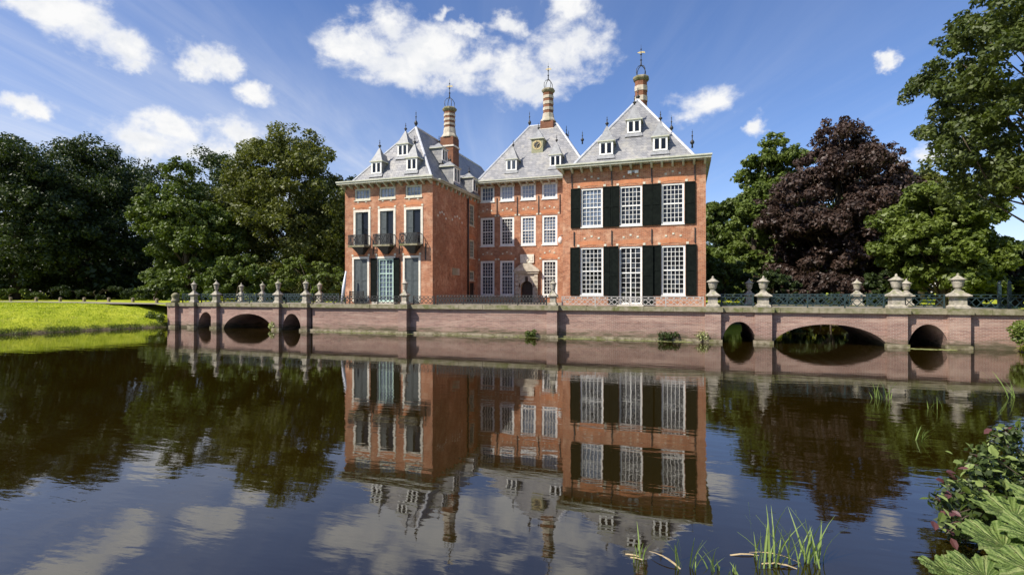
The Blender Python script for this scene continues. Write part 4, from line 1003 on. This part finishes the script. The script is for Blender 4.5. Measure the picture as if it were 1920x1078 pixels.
# far wood closing the horizon
rngw = np.random.default_rng(99); C = []; Rr = []
for k in range(900):
    a = rngw.uniform(-R(78), R(60)); d0 = rngw.uniform(86, 120); x, y = d0*math.sin(a), d0*math.cos(a)
    hgt = 9+4*math.sin(a*9)+2.5*math.sin(a*23+1)
    C.append((x, y, 1.5+hgt*rngw.random()**.7)); Rr.append(rngw.uniform(1.6, 3.0))
V, F_ = leaf_cloud(np.array(C), np.array(Rr), 70000, .75, rngw)
C = []; Rr = []
for k in range(800):                       # unseen park trees, added to darken window reflections and block low sky
    a = rngw.uniform(R(70), R(275)); d0 = rngw.uniform(52, 70); hgt = 13+3*math.sin(a*7)+2*math.sin(a*19)
    C.append((d0*math.sin(a), d0*math.cos(a)-6, 1+hgt*rngw.random()**.7)); Rr.append(rngw.uniform(1.5, 2.8))
V2, F2 = leaf_cloud(np.array(C), np.array(Rr), 50000, .75, rngw); F_ = np.concatenate([F_, F2+len(V)]); V = np.concatenate([V, V2])
o = bpy.data.objects.new('woodland', np_mesh('woodland', V, F_, 'leaf_dark')); COL.objects.link(o); tag(o, 'dark belt of woodland around the park behind house and trees', 'woodland', kind='stuff')
# shrubs
def shrub(label, px, Y, ptop, halfpx, n, size, leaf, seed, pbot=575, group='shrubs', name='shrub', **kw):
    return tr_(name, label, px, Y, ptop, halfpx, pbot, n, size, leaf, seed, trunk_r=.10, cat='shrub', group=group, lobes=kw.pop('lobes', 16), sub=12, lobe_r=.40, **kw)
shrub('rounded pale green shrub behind the left bridge near the tower', 582, 44, 478, 72, 15000, .26, 'leaf_lime', 41)
shrub('green shrub behind the wide arch of the left bridge', 445, 45, 480, 62, 14000, .26, 'leaf_mid', 42)
shrub('dark low shrub behind the lawn, below the tallest tree', 180, 40, 535, 110, 12000, .22, 'leaf_dark', 43, pbot=566)
shrub('dark low shrub at the lawn edge on the far left', 20, 38, 540, 80, 9000, .22, 'leaf_mid', 44, pbot=568)
shrub('dark low shrub near the left bridge end', 290, 42, 538, 60, 9000, .22, 'leaf_dark', 45, pbot=566)
shrub('purple-leaved shrub behind the right bridge below the copper beech', 1560, 46, 500, 60, 14000, .24, 'leaf_copper', 46)
shrub('green shrub behind the right bridge beside the house corner', 1350, 48, 480, 45, 12000, .24, 'leaf_mid', 47)
shrub('dark green shrub behind the first urns of the right bridge', 1450, 47, 505, 60, 12000, .24, 'leaf_dark', 48)
shrub('dark shrub under the bright lime-green tree', 1690, 50, 500, 70, 12000, .24, 'leaf_dark', 49)

for k, (px, lb) in enumerate(((1475, 'left'), (1540, 'second'), (1605, 'third'), (1670, 'right'))):  # bushes added to darken what shows through the wide arch
    shrub(f'dark bush added to darken the view through the right bridge wide arch, {lb} of four', px, 49.9, 545, 55, 10000, .24, 'leaf_dark', 70+k, pbot=630)
def blades(pts, h, wd, rng, lean=.35):
    n = len(pts); a = rng.uniform(0, 2*math.pi, n); hh = h*rng.uniform(.5, 1.3, n); ln = rng.normal(size=(n, 2))*lean*hh[:, None]
    dx = np.stack([np.cos(a)*wd/2, np.sin(a)*wd/2, np.zeros(n)], 1); tip = pts+np.concatenate([ln, hh[:, None]], 1)
    V = np.stack([pts-dx, pts+dx, tip], 1).reshape(-1, 3); return V, np.arange(3*n).reshape(n, 3)
rng = np.random.default_rng(77)
n = 70000; gx_ = rng.uniform(-75, -37.6, n); gy_ = rng.uniform(19, 31.5, n); d = moat_dist(gx_, gy_); k = (d > .15) & (rng.random(n) < np.clip(1.2-d/16, .2, 1))
P = np.stack([gx_[k], gy_[k], zg(gx_[k], gy_[k])-.02], 1); V, F_ = blades(P, .09, .05, rng)
o = bpy.data.objects.new('grass', np_mesh('grass', V, F_, 'grass_blade')); COL.objects.link(o); tag(o, 'sunlit grass on the left bank', 'grass', kind='stuff')
n = 60000; gx_ = rng.uniform(-46, -37.6, n); gy_ = rng.uniform(17, 31.2, n); d = moat_dist(gx_, gy_); k = (d > .0) & (d < .5) & (np.sin(gy_*2.1)+np.sin(gy_*5.3+1)+rng.normal(size=n)*.5 > -.3)
P = np.stack([gx_[k], gy_[k], zg(gx_[k], gy_[k])-.03], 1); V, F_ = blades(P, .18, .035, rng)
o = bpy.data.objects.new('grass', np_mesh('grass', V, F_, 'leaf_fresh')); COL.objects.link(o); tag(o, 'ragged longer grass along the water edge of the lawn', 'grass', kind='stuff')
n = 26000; gx_ = rng.uniform(11, 24, n); gy_ = rng.uniform(20, 32, n); d = moat_dist(gx_, gy_); k = (d > .05) & ~((gx_ < 15.7) & (gy_ > WY-.4))
P = np.stack([gx_[k], gy_[k], zg(gx_[k], gy_[k])-.02], 1); V, F_ = blades(P, .38, .05, rng)
o = bpy.data.objects.new('grass', np_mesh('grass', V, F_, 'grass_blade')); COL.objects.link(o); tag(o, 'long bright grass on the right bank at the bridge end', 'grass', kind='stuff')

def plant(label, X, Y, z, rx, h, n, size, leaf, seed, name='wall_plant', group='plants at the water edge'):
    rg = np.random.default_rng(seed); t = thing(name, (X, Y, z), label, 'plant', group)
    C = np.stack([rg.uniform(-rx, rx, 9), rg.uniform(-.25, .25, 9)*rx, rg.uniform(.15, .8, 9)*h], 1)
    V, F_ = leaf_cloud(C, np.full(9, h*.4), n, size, rg)
    o_ = bpy.data.objects.new('foliage', np_mesh('foliage', V, F_, leaf)); COL.objects.link(o_); o_.parent = t
    m_ = MB()
    for c in C: m_.tube([(X, Y, z-.1), (X+c[0], Y+c[1], z+c[2])], [.015, .006], 4)
    m_.build('stems', 'bark', t)
plant('small dark bush at the wall foot left of the middle pier', at(994, WY-.3), WY-.28, .05, .30, .42, 420, .10, 'leaf_mid', 51)
plant('wide dark bush hanging at the wall foot below the garden door', at(1253, WY-.3), WY-.28, .05, .42, .5, 700, .10, 'leaf_dark', 52)
plant('yellow-green tuft growing in the wide arch of the left bridge', at(511, WY-.2), WY-.2, .15, .22, .5, 400, .11, 'weed', 53)
plant('yellowish weed at the wall foot beside the right bridge', at(1318, WY-.3), WY-.25, .05, .3, .6, 300, .09, 'weed', 57)
plant('leafy weeds hanging on the bank at the left bridge end', at(300, 30.6), 30.2, .35, .9, .9, 1300, .14, 'leaf_lime', 58)
plant('bright leafy plant on the bank below the right bridge end', 14.9, 28.9, .5, .9, 1.0, 1500, .14, 'leaf_lime', 59)

# floating weed
rg = np.random.default_rng(61); P = []; 
for (x0, x1, y, s, nn) in ((at(1708, 29.6), at(1790, 29.6), 29.6, .12, 260), (-24, -16.5, WY-.5, .12, 260), (-7, .5, WY-.5, .13, 300), (-15, -8, WY-.45, .08, 120)):
    for _ in range(nn): P.append((rg.uniform(x0, x1), y+rg.normal()*s, .006+rg.random()*.006))
m_ = MB()
for x, y, z in P:
    r_ = rg.uniform(.03, .09); a0 = rg.random()*6; m_.add([(x+r_*math.cos(a0+k*1.05)*1.4, y+r_*math.sin(a0+k*1.05), z) for k in range(6)], [(0, 1, 2, 3, 4, 5)])
tag(m_.build('floating_weed', 'weed'), 'pale floating weed in strips near the bridge and wall foot', 'weed', kind='stuff')

# ------------------------------------------------------------------ reeds
BL = []
def blade_mesh(seed, L, wd, bend, mat='reed_leaf'):
    rg = random.Random(seed); m_ = MB(); V = []; n = 5; fold = 0
    for k in range(n+1):
        f = k/n; w_ = wd*(1-f**2.2)*(.55+.45*min(1, f*4))+.001; x = bend*L*f*f
        V += [(x, -w_/2, L*f*(1-.12*abs(bend)*f)), (x+.004, w_/2, L*f*(1-.12*abs(bend)*f))]
    m_.add(V, [(2*k, 2*k+1, 2*k+3, 2*k+2) for k in range(n)]); return m_.mesh('blade', mat)
for k in range(6): BL.append(blade_mesh(k, 1.0, .018+.003*(k % 3), .05+.09*k))
DEAD = [blade_mesh(90+k, 1.0, .03, .35+.2*k, 'dead_reed') for k in range(2)]
def pond(px, py): d_ = EYE*FPX/(py-HOR); a = (px-960)/FPX; return d_*(-S_+a*C_), d_*(C_+a*S_), d_
def reeds(label, px, py, ptop, nb, spread, seed, dead=0, wide=1.0):
    X, Y, dd_ = pond(px, py); h = (py-ptop)/FPX*dd_; rg = random.Random(seed)
    t = thing('reed_clump', (X, Y, 0), label, 'reeds', 'reed clumps in the water')
    for k in range(nb):
        L = h*rg.uniform(.45, 1.05); o_ = bpy.data.objects.new('blade', BL[rg.randrange(6)]); COL.objects.link(o_); o_.parent = t
        o_.location = (rg.gauss(0, spread*.35), rg.gauss(0, spread*.35), -.03); o_.rotation_euler = (rg.gauss(0, .14), rg.gauss(0, .16)+.05, rg.uniform(0, 6.28)); o_.scale = (wide*L, wide*(.6+.5*L), L)
    for k in range(dead):
        o_ = bpy.data.objects.new('dead_blade', DEAD[k % 2]); COL.objects.link(o_); o_.parent = t
        o_.location = (rg.gauss(0, spread*.4), rg.gauss(0, spread*.4), .0); o_.rotation_euler = (0, rg.uniform(1.0, 1.4), rg.uniform(2.2, 4.0)); o_.scale = (h*.9, 1, h*.9)
reeds('thin reed clump in front of the mirrored right wing, with fallen straw blades', 1198, 1046, 980, 7, .12, 1, dead=2)
reeds('spreading reed clump second from the left in the foreground', 1285, 1062, 985, 11, .14, 2, dead=1)
reeds('small low reed clump at the bottom edge, third from the left', 1338, 1070, 1010, 9, .10, 3)
reeds('smallest reed tuft at the bottom edge beside the tall clump', 1372, 1075, 1040, 8, .10, 4)
reeds('tall dense reed clump, left one of the tall foreground pair', 1448, 1056, 955, 26, .22, 5, dead=2)
reeds('tall dense reed clump, right one of the tall foreground pair', 1515, 1050, 950, 22, .22, 6, dead=1)
reeds('far reed clump near the reflected pier of the right bridge', 1652, 748, 712, 14, .35, 7, wide=1.4)
reeds('small reed tuft in mid water left of the bramble', 1722, 824, 783, 9, .20, 8, wide=1.2)
reeds('faint reed tuft between the far reeds and the right bank', 1752, 765, 740, 6, .3, 9, wide=1.2)
reeds('reeds at the right picture edge below the bridge end', 1893, 745, 690, 12, .4, 10, wide=1.3)

# ------------------------------------------------------------------ gunnera and bramble on the right bank
def gunnera_mesh(seed):
    rg = random.Random(seed); na, nr = 112, 10; V = [(0, 0, 0)]; Fs = []; lob = 7
    for j in range(1, nr+1):
        f = j/nr
        for i in range(na):
            a = 2*math.pi*i/na; g = abs(math.cos(a*lob/2)); edge = .80+.20*g**.6+.045*math.sin(a*21+seed)+.03*math.sin(a*34+seed*2)
            if abs(a-math.pi) < .22: edge *= .45+.5*abs(a-math.pi)/.22
            r_ = f*(.75+(edge-.75)*f**1.5)
            z = .22*r_*r_+.10*f*(g-.5)*f+.05*abs(math.sin(a*lob*1.5))*f+.02*math.sin(a*lob*5)*f+.02*math.sin(a*17+j*2.1)*f-.5*max(0, r_-.6)**2+.07*math.sin(a*3+seed)*f*f+rg.uniform(-.006, .006)
            V.append((r_*math.cos(a), r_*math.sin(a), z))
    for i in range(na): Fs.append((0, 1+i, 1+(i+1) % na))
    for j in range(nr-1):
        for i in range(na): Fs.append((1+j*na+i, 1+(j+1)*na+i, 1+(j+1)*na+(i+1) % na, 1+j*na+(i+1) % na))
    m_ = MB(); m_.add(V, Fs); return m_.mesh('leaf', 'gunnera_leaf', smooth=True)
GM = [gunnera_mesh(k) for k in range(4)]
def ray(px, py, t): a = (px-960)/FPX; return Vector((t*(-S_+a*C_), t*(C_+a*S_), EYE+(HOR-py)/FPX*t))
gxy = ray(1990, 1000, 4.6); gz = float(zg(gxy.x, gxy.y))
gun = thing('giant_rhubarb', (gxy.x, gxy.y, gz), 'giant ribbed gunnera leaves in the lower right corner', 'plant')
rg = random.Random(12)
for i, (px, py, t, r_, tilt, az_) in enumerate([(1905, 968, 5.2, .36, .05, 2.7), (1885, 1025, 4.7, .36, .10, 2.9), (1790, 1080, 4.2, .24, .06, 3.3), (1850, 1085, 4.1, .27, .15, 3.0), (1985, 950, 5.3, .40, .10, 2.4), (1950, 1075, 4.1, .32, .15, 2.6), (1960, 1010, 4.7, .32, .1, 2.2)]):
    p_ = ray(px, py, t)
    o_ = inst('leaf', GM[i % 4], gun, p_, (-tilt*1.1, -tilt*.35+rg.uniform(-.1, .1), az_), (r_, r_, r_))
    MB().tube([(gxy.x+rg.uniform(-.2, .2), gxy.y+rg.uniform(-.2, .2), gz-.1), ((gxy.x+p_.x)/2, (gxy.y+p_.y)/2, (gz+p_.z)/2+.1), (p_.x, p_.y, p_.z)], [.035, .028, .018], 6).build('stalk', 'leaf_mid', gun, smooth=True)
def leaflet(seed, mat):
    m_ = MB(); m_.add([(0, 0, 0), (.3, -.30, .06), (.72, -.26, .05), (1.05, 0, -.08), (.72, .26, .05), (.3, .30, .06), (.5, 0, -.03)], [(0, 1, 6), (1, 2, 6), (2, 3, 6), (3, 4, 6), (4, 5, 6), (5, 0, 6)]); return m_.mesh('leaf', mat)
LM = [leaflet(0, 'bramble_leaf'), leaflet(1, 'bramble_red'), leaflet(2, 'leaf_mid')]
bb = ray(1935, 900, 6.3); bzz = float(zg(bb.x, bb.y))
br = thing('bramble_bush', (bb.x, bb.y, bzz), 'bramble bush with green and reddish leaves overhanging the water at right', 'shrub')
canes = MB(); tips = []
targets = [(1905, 800, 6.6), (1880, 800, 6.4), (1862, 815, 6.3), (1838, 838, 6.1), (1818, 850, 6.0), (1808, 868, 5.9), (1785, 905, 5.6), (1775, 912, 5.5), (1752, 935, 5.3), (1795, 925, 5.5), (1820, 920, 5.7), (1850, 900, 5.9), (1880, 870, 6.1), (1900, 840, 6.3), (1764, 990, 5.1), (1775, 1000, 5.0), (1800, 960, 5.3), (1905, 900, 6.0), (1860, 860, 6.2), (1830, 890, 5.9), (1910, 860, 6.4), (1925, 790, 6.6), (1840, 935, 5.6), (1870, 930, 5.8)]
for px, py, t in targets:
    e = ray(px, py, t); b0 = Vector((bb.x+rg.uniform(-.3, .5), bb.y+rg.uniform(-.4, .4), bzz-.1)); md = b0.lerp(e, .55)+Vector((0, 0, .35))
    pts = [b0, b0.lerp(md, .5)+Vector((0, 0, .12)), md, md.lerp(e, .55)+Vector((0, 0, .08)), e]; canes.tube(pts, [.010, .009, .008, .006, .004], 5); tips.append(pts)
canes.build('canes', 'bark', br, smooth=True)
for k in range(290):
    pts = tips[k % len(tips)]; f = min(.999, 1-abs(rg.gauss(0, .22))); j = f*4; i0 = int(j); p_ = Vector(pts[i0]).lerp(Vector(pts[i0+1]), j-i0)+Vector((rg.gauss(0, .05), rg.gauss(0, .05), rg.gauss(0, .06)))
    red = rg.random() < (.42 if pts is tips[6] or pts is tips[7] or pts is tips[8] or pts is tips[14] or pts is tips[15] else .12)
    s_ = rg.uniform(.07, .125); inst('leaf', LM[1 if red else (0 if rg.random() < .75 else 2)], br, p_, (rg.gauss(0, .5), rg.gauss(.1, .5), rg.uniform(0, 6.28)), (s_, s_, s_))
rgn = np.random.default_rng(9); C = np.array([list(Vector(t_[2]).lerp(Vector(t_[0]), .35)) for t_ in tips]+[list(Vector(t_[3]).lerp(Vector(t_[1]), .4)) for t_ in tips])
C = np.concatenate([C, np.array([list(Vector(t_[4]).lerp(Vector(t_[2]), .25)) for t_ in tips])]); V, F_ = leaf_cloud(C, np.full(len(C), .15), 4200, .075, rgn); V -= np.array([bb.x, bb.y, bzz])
o_ = bpy.data.objects.new('inner_leaves', np_mesh('inner_leaves', V, F_, 'leaf_dark')); COL.objects.link(o_); o_.parent = br; o_['kind'] = 'stuff'  # dark leaf colour paints the shaded gaps between the lit bramble leaves
# rough grass on the near right bank
n = 9000; gx_ = rng.uniform(1.5, 12, n); gy_ = rng.uniform(2, 21, n); d = moat_dist(gx_, gy_); k = (d > .1) & (d < 4)
P = np.stack([gx_[k], gy_[k], zg(gx_[k], gy_[k])-.02], 1); V, F_ = blades(P, .28, .018, rng)
o = bpy.data.objects.new('grass', np_mesh('grass', V, F_, 'grass_blade')); COL.objects.link(o); tag(o, 'rough grass under the bramble on the near right bank', 'grass', kind='stuff')
